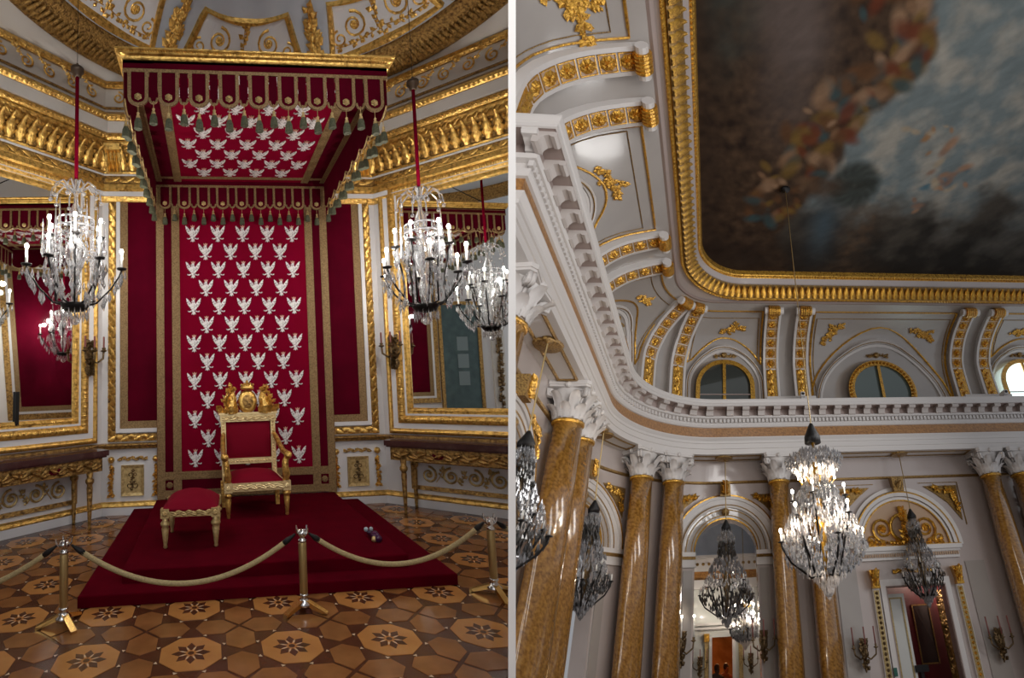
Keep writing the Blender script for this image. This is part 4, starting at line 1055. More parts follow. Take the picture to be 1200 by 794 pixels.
# ---- the doorway bay
c = DOOR[0]
b = MB(HW); arc_band(b, HW, c, 2.40, 1.47, 1.55, .05, .05, 28); arc_band(b, HW, c, 2.40, 1.58, 1.70, .10, .12, 28); part(hwall, 'outer_archivolt', b, 'stucco_white')
b = MB(HW); arc_band(b, HW, c, 2.40, 1.69, 1.73, .13, .13, 28); arc_band(b, HW, c, 2.40, 1.43, 1.47, .06, .06, 28); part(hwall, 'archivolt_fillet', b, 'gold_hall')
b = MB(HW); arc_band(b, HW, c, 2.40, 1.76, 1.88, .07, .08, 28); part(hwall, 'outer_archivolt', b, 'stucco_white')
b = MB(HW); b.prism([(c + 1.44 * cos(PI * k / 24), 2.40 + 1.44 * sin(PI * k / 24)) for k in range(25)], -.12, .012); tym = part(hwall, 'tympanum', b, 'rosette_ground')
b = MB(HW); fl = lambda x, y, z: HW(x, y, z + .012)
for s2 in (-1, 1):
    scroll(b, fl, (c + s2 * .72, 2.95), .38, 1.8, .045, s2, -PI / 2); rosette(b, fl, (c + s2 * .72, 2.95), .12, .06); scroll(b, fl, (c + s2 * 1.15, 2.62), .18, 1.3, .03, -s2, -PI / 2)
    sprig(b, fl, [(c + s2 * .05, 2.5), (c + s2 * .5, 2.5), (c + s2 * 1.2, 2.55)], .16, 34, 4, .03)
sprig(b, fl, [(c, 2.5), (c, 3.0), (c + .02, 3.6)], .2, 60, 6, .05); part(tym, 'gilt_scrollwork', b, 'gold_hall')
b = MB(HW); arc_band(b, HW, c - .05, 2.98, .36, .46, .07, .09, 22, 0, 2 * PI); part(tym, 'gilt_wreath', b, 'gold_hall', smooth=True)
b = MB(HW); hbox(b, c - 1.75, c + 1.75, 2.28, 2.42, 0, .22); hbox(b, c - 1.7, c + 1.7, 2.22, 2.28, 0, .14); hbox(b, c - 1.65, c + 1.65, 2.02, 2.22, 0, .10); dcor = part(hwall, 'door_cornice', b, 'stucco_white')
b = MB(HW); hbox(b, c - 1.74, c + 1.74, 2.41, 2.43, 0, .225); part(dcor, 'gilt_line', b, 'gold_hall')
b = MB(HW)
for k in range(44): x = c - 1.6 + 3.2 * k / 43; b.box(x - .022, x + .022, 2.10, 2.20, .09, .135)
part(dcor, 'dentils', b, 'rosette_ground', kind='stuff')
b = MB(HW); leaf_run(b, HW, c - .65, 1.70, c + .75, 1.70, .16, .11, .03, .03); part(dcor, 'gilt_frieze_ornament', b, 'gold_hall')
b = MB(HW); hbox(b, c - 1.12, c + 1.12, 1.30, 1.48, 0, .09); hbox(b, c - 1.12, c - .93, FL, 1.30, 0, .09); hbox(b, c + .93, c + 1.12, FL, 1.30, 0, .09); arch_t = part(hwall, 'door_architrave', b, 'stucco_white')
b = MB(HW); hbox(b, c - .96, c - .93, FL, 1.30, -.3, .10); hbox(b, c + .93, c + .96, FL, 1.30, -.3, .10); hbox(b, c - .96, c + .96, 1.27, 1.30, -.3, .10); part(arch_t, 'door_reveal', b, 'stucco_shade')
for s2, x in ((-1, c - 1.27), (1, c + 1.42)):
    b = MB(HW); hbox(b, x - .11, x + .11, FL, 1.25, 0, .07); pl = part(hwall, 'door_pilaster', b, 'stucco_white')
    b = MB(HW); hbox(b, x - .085, x + .085, FL, 1.20, .07, .085); part(pl, 'gilt_strip', b, 'gold_pale')
    b = MB(HW)
    for k in range(26): rosette(b, lambda p, q, r: HW(p, q, r + .08), (x, 1.12 - .13 * k), .05, .03, 5)
    part(pl, 'gilt_rosettes', b, 'bronze' if s2 < 0 else 'gold_hall', kind='stuff')
    b = MB(HW); b.prism([(x - .12, 1.25), (x + .12, 1.25), (x + .10, 1.42), (x + .17, 1.76), (x - .17, 1.76), (x - .10, 1.42)], 0, .2); leaf_run(b, HW, x, 1.3, x, 1.75, .22, .15, .2, .05); part(pl, 'pilaster_capital', b, 'gold_hall')
for s2 in (-1, 1):
    b = MB(HW); b.prism([(c + s2 * 2.15, 4.30), (c + s2 * .95, 4.30), (c + s2 * 1.35, 4.02), (c + s2 * 1.72, 3.70), (c + s2 * 2.08, 3.15)][::s2], 0, .03); sp_ = part(hwall, 'spandrel_panel', b, 'gold_dark')
    b = MB(HW); sprig(b, lambda x, y, z: HW(x, y, z + .03), [(c + s2 * 2.05, 3.4), (c + s2 * 1.95, 4.1), (c + s2 * 1.3, 4.22)], .16, 60, 12, .03); part(sp_, 'spandrel_relief', b, 'gold_hall')
    b = MB(HW); hbox(b, c + s2 * 2.20 - .015, c + s2 * 2.20 + .015, 3.0, 4.42, 0, .02); hbox(b, c + s2 * 1.5 - .7, c + s2 * 1.5 + .7, 4.40, 4.42, 0, .02); part(hwall, 'panel_fillet', b, 'gold_dark')
    b = MB(HW); hbox(b, c + s2 * 2.12 - .32, c + s2 * 2.12 + .32, FL, 1.9, 0, .03); part(hwall, 'wall_panel', b, 'plaster_panel')
b = MB(HW); hbox(b, c - .9, c - .30, FL, 1.10, -.36, -.31, lambda s, h, o: HW(s, h, o)); lf = part(hwall, 'door_leaf', b, 'door_white')
b = MB(HW); hbox(b, c - .80, c - .76, FL, 1.0, -.32, -.29); hbox(b, c - .42, c - .38, FL, 1.0, -.32, -.29); hbox(b, c - .8, c - .38, .96, 1.0, -.32, -.29); part(lf, 'gilt_beading', b, 'gold_pale')
b = MB(HW); b.prism([(c - .17, 4.12), (c + .17, 4.12), (c + .21, 4.58), (c - .21, 4.58)], 0, .26); leaf_run(b, HW, c, 4.15, c, 4.55, .28, .2, .26, .06); part(hwall, 'keystone', b, 'gold_dark')
# room behind the door
b = MB(HW); hbox(b, c - 1.3, c + 2.2, FL, 2.0, -1.75, -1.70); rr_ = struct('wall_red_room', b, 'dark_red_wall', label='dark red wall of the room behind the open door')
b = MB(HW); hbox(b, c - 1.3, c - 1.25, FL, 2.0, -1.7, -.6); hbox(b, c + 2.15, c + 2.2, FL, 2.0, -1.7, -.6); hbox(b, c - 1.3, c + 2.2, 1.95, 2.0, -1.7, -.6); part(rr_, 'side_wall', b, 'plaster')
t = thing('framed_picture', 'tall dark picture in thin gilt frame on the red wall beyond the door', 'picture', HW(c + .62, -.1, -1.68))
b = MB(HW); hbox(b, c + .42, c + .95, -.80, .80, -1.70, -1.67); part(t, 'canvas', b, 'dark_picture')
b = MB(HW); frame(b, HW, c + .42, c + .95, -.80, .80, [(0, -1.70), (0, -1.65), (.04, -1.65), (.04, -1.70)]); part(t, 'frame', b, 'gold_dark')
b = MB(HW); hbox(b, c + 1.12, c + 1.4, FL, 1.2, -1.3, -1.2); sprig(b, lambda x, y, z: HW(x, y, z - 1.2), [(c + 1.25, -2), (c + 1.25, 0), (c + 1.25, 1.1)], .2, 70, 9, .04); single('gilt_screen', b, 'gold_dark', 'tall gilt carved upright at the right inside the open door', 'screen')
b = MB(HW); hbox(b, c - .35, c + .05, -.95, -.78, -.5, -.25); hbox(b, c - .2, c - .1, FL, -.95, -.45, -.3); single('dark_stand', b, 'black_iron', 'dark stand in the doorway under the hanging chandelier', 'stand')
b = MB(HW); hbox(b, c - 1.13, c - 1.03, -.98, -.78, .09, .13); single('exit_sign', b, 'green_plastic', 'small green box fixed to the door frame', 'sign')

l = bpy.data.lights.new('red_room_fill', 'POINT'); l.energy = 45; l.color = (1, .85, .7); l.shadow_soft_size = .1; o = bpy.data.objects.new('red_room_fill', l); o.location = HP(AU + c + 1.5, AD + AR + 1.0, 1.5); COL.objects.link(o)  # added fill without a fixture, so the dark red wall shows
# ---- columns
def column(u, d, rot, label):
    t = thing('marble_column', label, 'column', HP(u, d, FL), 'hall columns')
    f = lambda x, y, z: HP(u + x * cos(rot) - y * sin(rot), d + x * sin(rot) + y * cos(rot), z)
    b = MB(f); b.lathe([(.36, FL + .3), (.362, 0), (.35, 2.0), (.315, 4.40)], (0, 0, 0), 28); part(t, 'shaft', b, 'scagliola', smooth=True)
    b = MB(f); b.lathe([(.315, 4.40), (.35, 4.42), (.355, 4.47), (.32, 4.50)], (0, 0, 0), 28); part(t, 'astragal', b, 'gold_hall', smooth=True)
    b = MB(f); b.box(-.5, .5, -.5, .5, FL, FL + .12); b.lathe([(.48, FL + .12), (.48, FL + .2), (.40, FL + .22), (.40, FL + .27), (.36, FL + .3)], (0, 0, 0), 24); part(t, 'base', b, 'stucco_white')
    b = MB(f); b.lathe([(.31, 4.48), (.32, 4.75), (.35, 5.0), (.42, 5.20), (.45, 5.24)], (0, 0, 0), 24); cp = part(t, 'capital', b, 'stucco_white', smooth=True)
    for row, h0, hh, nn, off in ((0, 4.49, .30, 8, 0), (1, 4.52, .52, 8, PI / 8)):
        for k in range(nn):
            a = 2 * PI * k / nn + off
            b = MB(f); blunt_leaf(b, lambda x, y, z: f(cos(a) * (.31 + z + .10 * row * (y / hh) + .10 * (y / hh) ** 3) - sin(a) * x, sin(a) * (.31 + z + .10 * row * (y / hh) + .10 * (y / hh) ** 3) + cos(a) * x, h0 + y), .235, hh, .06, n=8); part(cp, 'acanthus_leaf', b, 'stucco_white', smooth=True)
    b = MB(f); 
    for k in range(4):
        a = PI / 4 + k * PI / 2
        pts = []
        for q in range(15):
            tt = q / 14; r = .40 + .17 * min(1, tt * 1.6); an = max(0, tt - .45) / .55 * 3.4 * PI; rad = .125 * (1 - .7 * max(0, tt - .45) / .55)
            if tt < .45: pts.append((.34 + .20 * (tt / .45) ** 1.5, 4.86 + .28 * (tt / .45)))
            else: pts.append((.54 + 0 + rad * cos(PI / 2 - an) * .9, 5.06 + rad * sin(PI / 2 - an)))
        for w in (-.035, .035): b.tube([(cos(a) * r - sin(a) * w, sin(a) * r + cos(a) * w, z) for r, z in pts], .036, 6)
    part(cp, 'volute', b, 'stucco_white', smooth=True)
    b = MB(f); P = []
    for k in range(4):
        a = PI / 4 + k * PI / 2
        P += [(.62 * cos(a - .09), .62 * sin(a - .09)), (.62 * cos(a + .09), .62 * sin(a + .09)), (.43 * cos(a + PI / 4), .43 * sin(a + PI / 4))]
    b.prism(P, 5.19, 5.24); b.prism([(x * 1.04, y * 1.04) for x, y in P], 5.24, 5.33)
    for k in range(4): a = k * PI / 2; b.ball((.44 * cos(a), .44 * sin(a), 5.24), .075, 8, 6)
    part(cp, 'abacus', b, 'stucco_white')
    return t
NAMES = ['far-left yellow marble column at the parting wall', 'yellow marble column cut by the parting wall, only its capital showing', 'large yellow marble column in front on the left', 'yellow marble column half hidden behind the large left one', 'yellow marble column left of the pair in the rounded corner', 'yellow marble column right of the pair in the rounded corner',
         'yellow marble column between the open arch and the big lit chandelier', 'yellow marble column behind the big lit chandelier', 'leaning yellow marble column right of the doorway, nearer the door', 'yellow marble column at the right edge of the hall', 'outermost yellow marble column beyond the right edge']
src = None
for k, s in enumerate(S_COL):
    u, d = HUD(s, .45)
    if s < -12.5 or s > 13: continue
    if -AL < s < 0: column(u, d, -s / AR * 1.0 * -1 if False else -(s) / AR, NAMES[k]); continue
    if src is None: src = column(u, d, 0, NAMES[k]); u0, d0 = u, d
    else:
        off = HU * (u - u0) + HD * (d - d0); c_ = copy_tree(src, None, off, NAMES[k])

# ---- entablature and cornice
DR = 6.22                          # the entablature turns away here on the side wall
def hpath(step=.3, s1=S1):
    P = [lambda o, h: HP(-7.5, DR - o, h), lambda o, h: HP(AU - AR + o, DR - o, h)]
    sa = DR - AD - AL
    for s in fine(-AL - .6, 0.6, .16): P.append(lambda o, h, s=s: HW(s, h, o))
    P.append(lambda o, h: HW(s1, h, o))
    return P
mb = MB(); mb.sweep([(0, 5.33), (.80, 5.33), (.80, 5.50), (.83, 5.51), (.83, 5.67), (.86, 5.68), (.86, 5.76), (.93, 5.84), (.93, 5.87), (.84, 5.87)], hpath())
hent = struct('trim_hall_entablature', mb, 'stucco_white', label='white entablature of the hall with marble frieze and modillion cornice')
def hband(name, mats, pr_, par=None): b = MB(); b.sweep(pr_, hpath()); return part(par or hent, name, b, mats)
hband('marble_frieze', 'frieze_marble', [(.85, 5.86), (.85, 6.22)])
hband('bed_moulding', 'stucco_white', [(.84, 6.21), (.90, 6.22), (.94, 6.28), (.94, 6.34), (.90, 6.35), (.90, 6.50), (1.0, 6.51), (1.04, 6.57), (.98, 6.59)])
hband('modillion_ground', 'stucco_shade', [(.98, 6.58), (1.0, 6.80), (1.34, 6.80)])  # brownish coffer ground, its colour darkened for the shade between modillions
hband('corona', 'stucco_white', [(1.32, 6.79), (1.35, 6.80), (1.35, 6.88), (1.37, 6.90), (1.40, 6.97), (1.40, 7.02), (.3, 7.08)])
b = MB()
def along(step, o, s_from, s_to):
    """points spaced evenly on the line at offset o"""
    out = []; s = s_from
    while s < s_to:
        out.append(s); k = (AR / (AR - o)) if -AL <= s <= 0 else 1; s += step * k
    return out
sA = DR - AD - AL
for s in along(.13, .95, sA - .93, 13.5): b.box(s - .04, s + .04, 6.37, 6.49, .89, .97, HW)
part(hent, 'dentils', b, 'stucco_white', kind='stuff')
mod0 = None
for s in along(.525, 1.2, sA - 1.15, 13.2):
    k = AR / (AR - 1.2) if -AL <= s <= 0 else 1
    w = .115 * k
    prof = [(.98, 6.57), (1.04, 6.55), (1.09, 6.57), (1.10, 6.63), (1.15, 6.70), (1.22, 6.72), (1.25, 6.69), (1.30, 6.68), (1.335, 6.71), (1.335, 6.77), (1.30, 6.80), (.98, 6.80)]
    straight = s > 0 or s < -AL
    key = 'b' if s > 0 else 's'
    if straight and mod0 and mod0[0] == key: copy_at(mod0[1], hent, Vector(HW(s, 0, 0)) - mod0[2]); continue
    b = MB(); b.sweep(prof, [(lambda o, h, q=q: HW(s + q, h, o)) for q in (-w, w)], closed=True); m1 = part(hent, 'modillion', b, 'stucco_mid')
    if straight: mod0 = (key, m1, Vector(HW(s, 0, 0)))
for k in range(12):                # modillions and coffers on the face that turns away
    u = -2.75 - .525 * k
    f = lambda a, h, o: HP(u + a, DR - o, h)
    b = MB(); b.sweep([(.98, 6.60), (1.06, 6.59), (1.10, 6.66), (1.22, 6.70), (1.30, 6.69), (1.33, 6.73), (1.33, 6.80), (.98, 6.80)], [(lambda o, h, q=q: f(q, h, o)) for q in (-.115, .115)], closed=True); part(hent, 'modillion', b, 'stucco_white')
# soffit panels between the columns
for s0, s1 in ((-11.4, -8.3), (-6.2, -3.3), (-1.0, 1.5), (3.8, 8.8)):
    b = MB(); b.sweep([(.18, 5.327), (.22, 5.30), (.26, 5.327)], [(lambda o, h, s=s: HW(s, h, o)) for s in fine(s0, s1, .2)]); b.sweep([(.58, 5.327), (.62, 5.30), (.66, 5.327)], [(lambda o, h, s=s: HW(s, h, o)) for s in fine(s0, s1, .2)])
    hbox(b, s0, s0 + .06, 5.30, 5.328, .2, .64); hbox(b, s1 - .06, s1, 5.30, 5.328, .2, .64); part(hent, 'soffit_moulding', b, 'gold_dark')
    b = MB(); sm = (s0 + s1) / 2; b.lathe([(.30, 5.325), (.27, 5.28), (.1, 5.26), (0, 5.25)][::-1], (sm, 0, 0), 18, lambda x, y, z: HW(x, z, .42 + y)); part(hent, 'soffit_rosette', b, 'gold_dark')

# ---- coved ceiling
CV = [(.34, 6.3), (.20, 7.0), (.14, 7.8), (.14, 8.63), (.22, 9.0), (.40, 9.32), (.70, 9.62), (1.05, 9.84), (1.5, 10.02), (2.0, 10.15), (2.5, 10.24)]
def cov(h, off):
    for (o0, h0), (o1, h1) in zip(CV[:-1], CV[1:]):
        if h <= h1 or h1 == CV[-1][1]:
            t = (h - h0) / (h1 - h0); no, nh = (h1 - h0), -(o1 - o0); L = math.hypot(no, nh)
            return (o0 + (o1 - o0) * t + off * no / L, h + off * nh / L)
def HC(s, h, off):
    o, h2 = cov(h, off); return HW(s, h2, o)
SC0, SC1 = -22.5, 15.0
mb = MB(); mb.sweep(CV, [(lambda o, h, s=s: HW(s, h, o)) for s in [SC0] + fine(-AL, 0, .2) + [SC1]])
hceil = struct('ceiling_hall', mb, 'plaster_panel', smooth=True, label='pale coved ceiling of the great hall')
FU, FD, FR_ = 1.03, 11.75, 2.0
def fpath(n=24):
    P = [lambda w, v: HP(FU - FR_ + w, -4.0, v)]
    for k in range(n + 1):
        t = PI - (PI / 2) * k / n
        P.append(lambda w, v, t=t: HP(FU + (FR_ - w) * cos(t), FD + (FR_ - w) * sin(t), v))
    P.append(lambda w, v: HP(15.5, FD + FR_ - w, v)); return P
n = 24
b = MB(); A = [HW(SC0 + 0, 10.24, 2.5)] + [HW(-AL + AL * k / n, 10.24, 2.5) for k in range(n + 1)] + [HW(SC1, 10.24, 2.5)]; B = [f(0, 10.24) for f in fpath(n)]
b.fn = None; b.add(A + B, [(k, k + 1, len(A) + k + 1, len(A) + k) for k in range(len(A) - 1)]); part(hceil, 'flat_margin', b, 'plaster')
b = MB(); b.sweep([(2.42, 10.23), (2.5, 10.20), (2.58, 10.22)], [(lambda o, h, s=s: HW(s, h, o)) for s in [SC0] + fine(-AL, 0, .2) + [SC1]]); part(hceil, 'margin_moulding', b, 'stucco_shade')
# gilt frame of the ceiling picture
pf = thing('ceiling_picture', 'large dark painted ceiling picture in a broad gilt frame', 'picture', HP(4, 9, 11))
def fband(nm, mt, pr_): b = MB(); b.sweep(pr_, fpath()); return part(pf, nm, b, mt)
fband('outer_bead', 'gold_hall', [(-.06, 10.24), (-.04, 10.18), (.03, 10.18), (.06, 10.24)])
lb = fband('leaf_frame', 'gold_dark', [(.06, 10.24), (.08, 10.20), (.20, 10.26), (.33, 10.50), (.36, 10.58)])
fband('white_fillet', 'plaster', [(.36, 10.58), (.36, 10.62), (.47, 10.76), (.47, 10.82)])
fband('inner_bead', 'gold_hall', [(.45, 10.80), (.48, 10.76), (.57, 10.84), (.60, 10.99)])
def frame_pt(q, w, v):             # q: length along the frame's outer edge, 0 at the start of the corner
    if q < 0: return HP(FU - FR_ + w, FD + q, v)
    La = FR_ * PI / 2
    if q < La: t = PI - q / FR_; return HP(FU + (FR_ - w) * cos(t), FD + (FR_ - w) * sin(t), v)
    return HP(FU + q - La, FD + FR_ - w, v)
q = -9.0; src = {}
while q < 15.5:
    fn = lambda x, y, z: frame_pt(q + x, .10 + y * .62 + z * .8, 10.20 + y * 1.05 - z * .6)
    key = 'a' if q < -.3 else ('b' if q > 3.5 else None)
    if key and key in src: copy_at(src[key][0], lb, Vector(frame_pt(q, 0, 0)) - src[key][1])
    else:
        b = MB(); leaf(b, fn, .25, .36, .09, curl=.5, n=4); lfp = part(lb, 'gilt_leaf', b, 'gold_hall', smooth=True)
        if key: src[key] = (lfp, Vector(frame_pt(q, 0, 0)))
    q += .225
b = MB(); q = -9.0
while q < 15.0:
    for w, v, r in ((.0, 10.175, .035), (.53, 10.79, .045)):
        x, y = 0, 0
        vs = [frame_pt(q - r, w, v), frame_pt(q, w - r, v), frame_pt(q + r, w, v), frame_pt(q, w + r, v), frame_pt(q, w, v - r)]
        b.add(vs, [(0, 1, 4), (1, 2, 4), (2, 3, 4), (3, 0, 4)])
    q += .105
part(pf, 'beading', b, 'gold_hall', kind='stuff')
# the picture: plain clouds over dark rocks
def fbm(x, y, s, o=4): return noise.fractal((x * s, y * s, 3.1), 1.0, 2.0, o) * .5 + .5
SKY, CLD, DRK, RCK, GRY = (.145, .178, .185), (.30, .29, .255), (.020, .011, .007), (.085, .050, .028), (.095, .088, .076)
BL = []
R_ = random.Random(12)
def mix(a, b, t): t = max(0, min(1, t)); return tuple(x + (y - x) * t for x, y in zip(a, b))
# warm and pale daubs along the edge of the rocks, (u, d, size, colour)
DAUBS = PICTURE_DAUBS = []
PE = [(0, 4.3), (4.5, 4.5), (5.5, 4.75), (6.3, 4.4), (7.1, 3.65), (8.26, 3.3), (9.1, 2.8), (10.1, 2.4), (11.1, 2.3), (13, 2.7)]
def pedge(d): return float(np.interp(d, [p[0] for p in PE], [p[1] for p in PE]))
def paint(u, d):
    n1 = fbm(u, d, .55, 5); n2 = fbm(u + 9, d - 4, 1.3, 5); n3 = fbm(u - 5, d + 7, 3.2, 3)
    w = (n1 - .5) * 1.8
    c = mix(SKY, CLD, (n2 - .38) * 2.4)
    c = mix(c, GRY, (d - 9.2 + w) * .6)
    edge = u - pedge(d) + w * .7
    rk = mix(RCK, DRK, .25 + (n3 - .3) * 1.3)
    rk = mix(rk, (.115, .088, .078), 1.25 * math.exp(-((u - 1.55 - .12 * (d - 5)) / .75) ** 2 - ((d - 5.4) / 1.9) ** 2) * (.45 + n1))
    rk = mix(rk, (.045, .058, .052), math.exp(-((u - .35) / .5) ** 2 - ((d - 4.8) / 1.2) ** 2) * n2 * 1.6)
    low = mix((.060, .052, .042), (.022, .019, .016), (n2 - .3) * 2 + (d - 11.2) * .4)
    low = mix(low, (.105, .062, .035), .9 * math.exp(-((u - 4.6 + w) / .7) ** 2) * n3)
    c = mix(c, low, (d - 9.6 - .12 * (u - 6) + 2.2 * w) * .8)
    c = mix(c, (.055, .085, .105), .9 * math.exp(-((u - 3.4) / .45) ** 2 - ((d - 11) / 1.2) ** 2))
    c = mix(rk, c, edge * 2.2 + .5)
    dark = math.exp(-((u + .2) / .5) ** 2) * .5 + math.exp(-((d - 12.6) / 1.2) ** 2 - ((u - 1) / 2) ** 2) * .8
    c = mix(c, mix(DRK, (.04, .026, .018), n2), dark * (.7 + n1 * .6))
    return c
R_ = random.Random(5)
for k in range(150):
    d = 4.2 + 6.6 * k / 150 + R_.uniform(-.15, .15); e = pedge(d)
    DAUBS.append((e - R_.random() ** 1.5 * 1.7 + .05, d, R_.uniform(.16, .5), R_.uniform(0, PI), R_.choice([(.21, .12, .065), (.11, .05, .02), (.26, .16, .095), (.15, .09, .022), (.035, .065, .07), (.12, .03, .012), (.05, .028, .016)])))
for k in range(22):
    DAUBS.append((6.5 + R_.gauss(0, .45), 9.0 + R_.gauss(0, .55), R_.uniform(.12, .32), R_.uniform(0, PI), R_.choice([(.30, .17, .10), (.22, .13, .09), (.06, .13, .17), (.33, .27, .19)])))
for k in range(9): DAUBS.append((5.6 + R_.gauss(0, .3), 7.4 + R_.gauss(0, .25), R_.uniform(.10, .22), R_.uniform(0, PI), R_.choice([(.27, .15, .07), (.33, .27, .19)])))
for k in range(26): a = 2 * PI * k / 26; DAUBS.append((4.0 + .42 * cos(a), 9.3 + .5 * sin(a), .42, a + .2, (.024, .028, .024) if k % 2 else (.062, .074, .070)))
DAUBS.append((3.0, 9.4, .9, 0, (.06, .035, .02))); DAUBS.append((4.0, 9.3, .4, 0, (.03, .033, .027)))
pu, pd = [-.45 + .05 * k for k in range(300)], [1.5 + .05 * k for k in range(236)]
PV = 10.99
vs = [HP(u, d, PV) for d in pd for u in pu]; nu = len(pu)
fs = []
fr_in = FR_ - .60
for j in range(len(pd) - 1):
    for i in range(nu - 1):
        u, d = pu[i], pd[j]
        if u < FU and d > FD and math.hypot(u - FU, d - FD) > fr_in + .12: continue
        if d > FD + fr_in + .08: continue
        fs.append((j * nu + i, j * nu + i + 1, (j + 1) * nu + i + 1, (j + 1) * nu + i))
b = MB(); b.add(vs, fs)
cv = part(pf, 'painted_canvas', b, 'dark_picture')
cols = np.array([(*paint(u, d), 1) for d in pd for u in pu], dtype=np.float32)
UU, DD = np.meshgrid(np.array(pu), np.array(pd)); UU = UU.ravel(); DD = DD.ravel()
for du, dd, sz, an, cc in DAUBS:
    x = (UU - du) * cos(an) + (DD - dd) * sin(an); y = -(UU - du) * sin(an) + (DD - dd) * cos(an)
    w = np.clip(1.6 - np.sqrt((x / sz) ** 2 + (y / (sz * .55)) ** 2) * 1.5, 0, 1)[:, None] * .85
    cols[:, :3] = cols[:, :3] * (1 - w) + np.array(cc) * w
ca = cv.data.color_attributes.new('paint', 'FLOAT_COLOR', 'POINT'); ca.data.foreach_set('color', cols.ravel())
mt = mat('ceiling_paint', (.1, .1, .1), .75, spec=.08); nt = mt.node_tree; bb = nt.nodes['Principled BSDF']
at_ = nt.nodes.new('ShaderNodeVertexColor'); at_.layer_name = 'paint'
tc = nt.nodes.new('ShaderNodeTexCoord'); nz = nt.nodes.new('ShaderNodeTexNoise'); nz.inputs['Scale'].default_value = 3.0; nz.inputs['Detail'].default_value = 9
mx = nt.nodes.new('ShaderNodeMixRGB'); mx.blend_type = 'OVERLAY'; mx.inputs[0].default_value = .35
nt.links.new(tc.outputs['Object'], nz.inputs['Vector']); nt.links.new(at_.outputs['Color'], mx.inputs[1]); nt.links.new(nz.outputs['Fac'], mx.inputs[2]); nt.links.new(mx.outputs[0], bb.inputs['Base Color'])
cv.data.materials[0] = mt

# ---- ribs of the cove
RB = [(.44, 7.10), (.36, 7.55), (.35, 8.1), (.36, 8.63), (.42, 8.92), (.59, 9.21), (.88, 9.50), (1.24, 9.73), (1.58, 9.86), (1.95, 9.98), (2.30, 10.06)]
LN = [0]
for (a, h), (c2, h2) in zip(RB[:-1], RB[1:]): LN.append(LN[-1] + math.hypot(c2 - a, h2 - h))
def ribp(t, off):                  # t: length up the rib
    for k in range(len(RB) - 1):
        if t <= LN[k + 1] or k == len(RB) - 2:
            u = (t - LN[k]) / (LN[k + 1] - LN[k]); o0, h0 = RB[k]; o1, h1 = RB[k + 1]; L = LN[k + 1] - LN[k]
            return (o0 + (o1 - o0) * u + off * (h1 - h0) / L, h0 + (h1 - h0) * u - off * (o1 - o0) / L)
def HRB(s, t, off):
    o, h = ribp(t, off); return HW(s, h, o)
TL = LN[-1]
def rib(s):
    g = [min(AR / max(.8, AR - ribp(TL * k / 20, 0)[0]), 2.2) if -AL < s < 0 else 1 for k in range(21)]
    def wk(t): return g[min(20, max(0, int(t / TL * 20)))]
    fn = lambda x, t, off: HRB(s + x * wk(t), t, off)
    b = MB(); b.sweep([(-.29, -.24), (-.29, 0), (-.205, .018), (-.20, -.015), (.20, -.015), (.205, .018), (.29, 0), (.29, -.24)], [(lambda x, off, t=TL * k / 20: fn(x, t, off)) for k in range(21)], endcap=False)
    r = part(hceil, 'ceiling_rib', b, 'stucco_white')
    t0 = 1.62; n = 6; L = (TL - .10 - t0) / n
    for k in range(n):
        ta = t0 + k * L
        b = MB(); b.mi = 0; b.box(-.19, .19, ta + .02, ta + L - .02, -.02, -.004, fn); b.mi = 1; rosette(b, lambda x, y, z: fn(x, y, z - .006), (0, ta + L / 2), min(.165, L * .46), .08, 8)
        b.mi = 1; frame(b, lambda x, y, z: fn(x, y, z), -.165, .165, ta + .045, ta + L - .045, [(0, -.006), (.004, .012), (.02, .012), (.022, -.006)])
        part(r, 'rosette_tile', b, ['rosette_ground', 'gold_hall'])
    b = MB(); b.box(-.18, .18, .35, t0 - .04, -.02, .012, fn, seg=1); leaf_run(b, fn, 0, .38, 0, t0 - .06, .26, .17, .012, .05); part(r, 'gilt_long_panel', b, 'gold_hall')
    for tt, rr, of in ((.16, .17, .03), (TL - .02, .17, .04)):
        b = MB(); b.mi = 0
        def rollf(x, y, z): return fn(x, tt + y, of + z)
        def cyl(x0, x1, q, n=12):
            vs = [(x, q * cos(2 * PI * j / n), q * sin(2 * PI * j / n)) for x in (x0, x1) for j in range(n)]
            b.add(vs, [(j, (j + 1) % n, n + (j + 1) % n, n + j) for j in range(n)] + [tuple(range(n))[::-1], tuple(range(n, 2 * n))], rollf)
        cyl(-.33, -.21, rr * .8); cyl(.21, .33, rr * .8); b.mi = 1; cyl(-.21, .21, rr)
        for j in range(5): cyl(-.18 + .078 * j, -.13 + .078 * j, rr * 1.15)
        part(r, 'scroll_roll', b, ['stucco_white', 'gold_hall'])
for s in S_COL + [-17.8, -18.95]: rib(s)
# blocks the ribs stand on
for s0, s1 in ((1.74, 3.5), (9.05, 10.85)):
    b = MB(HW); hbox(b, s0, s1, 7.03, 7.32, .30, .95); part(hent, 'rib_block', b, 'stucco_white')
for s, lab in ((2.95, 'small white camera on the cornice above the open arch'), (10.35, 'small white camera on the cornice at the right')):
    t = thing('security_camera', lab, 'camera', HW(s, 7.1, 1.25)); b = MB(HW); hbox(b, s - .07, s + .07, 7.12, 7.27, 1.05, 1.40); hbox(b, s - .03, s + .03, 7.03, 7.12, 1.15, 1.25); part(t, 'housing', b, 'white_plastic')
    b = MB(HW); b.lathe([(.05, 1.40), (.05, 1.42), (0, 1.42)], (s, 7.195, 0), 10, lambda x, y, z: HW(x, y, z)); part(t, 'lens', b, 'black_iron')

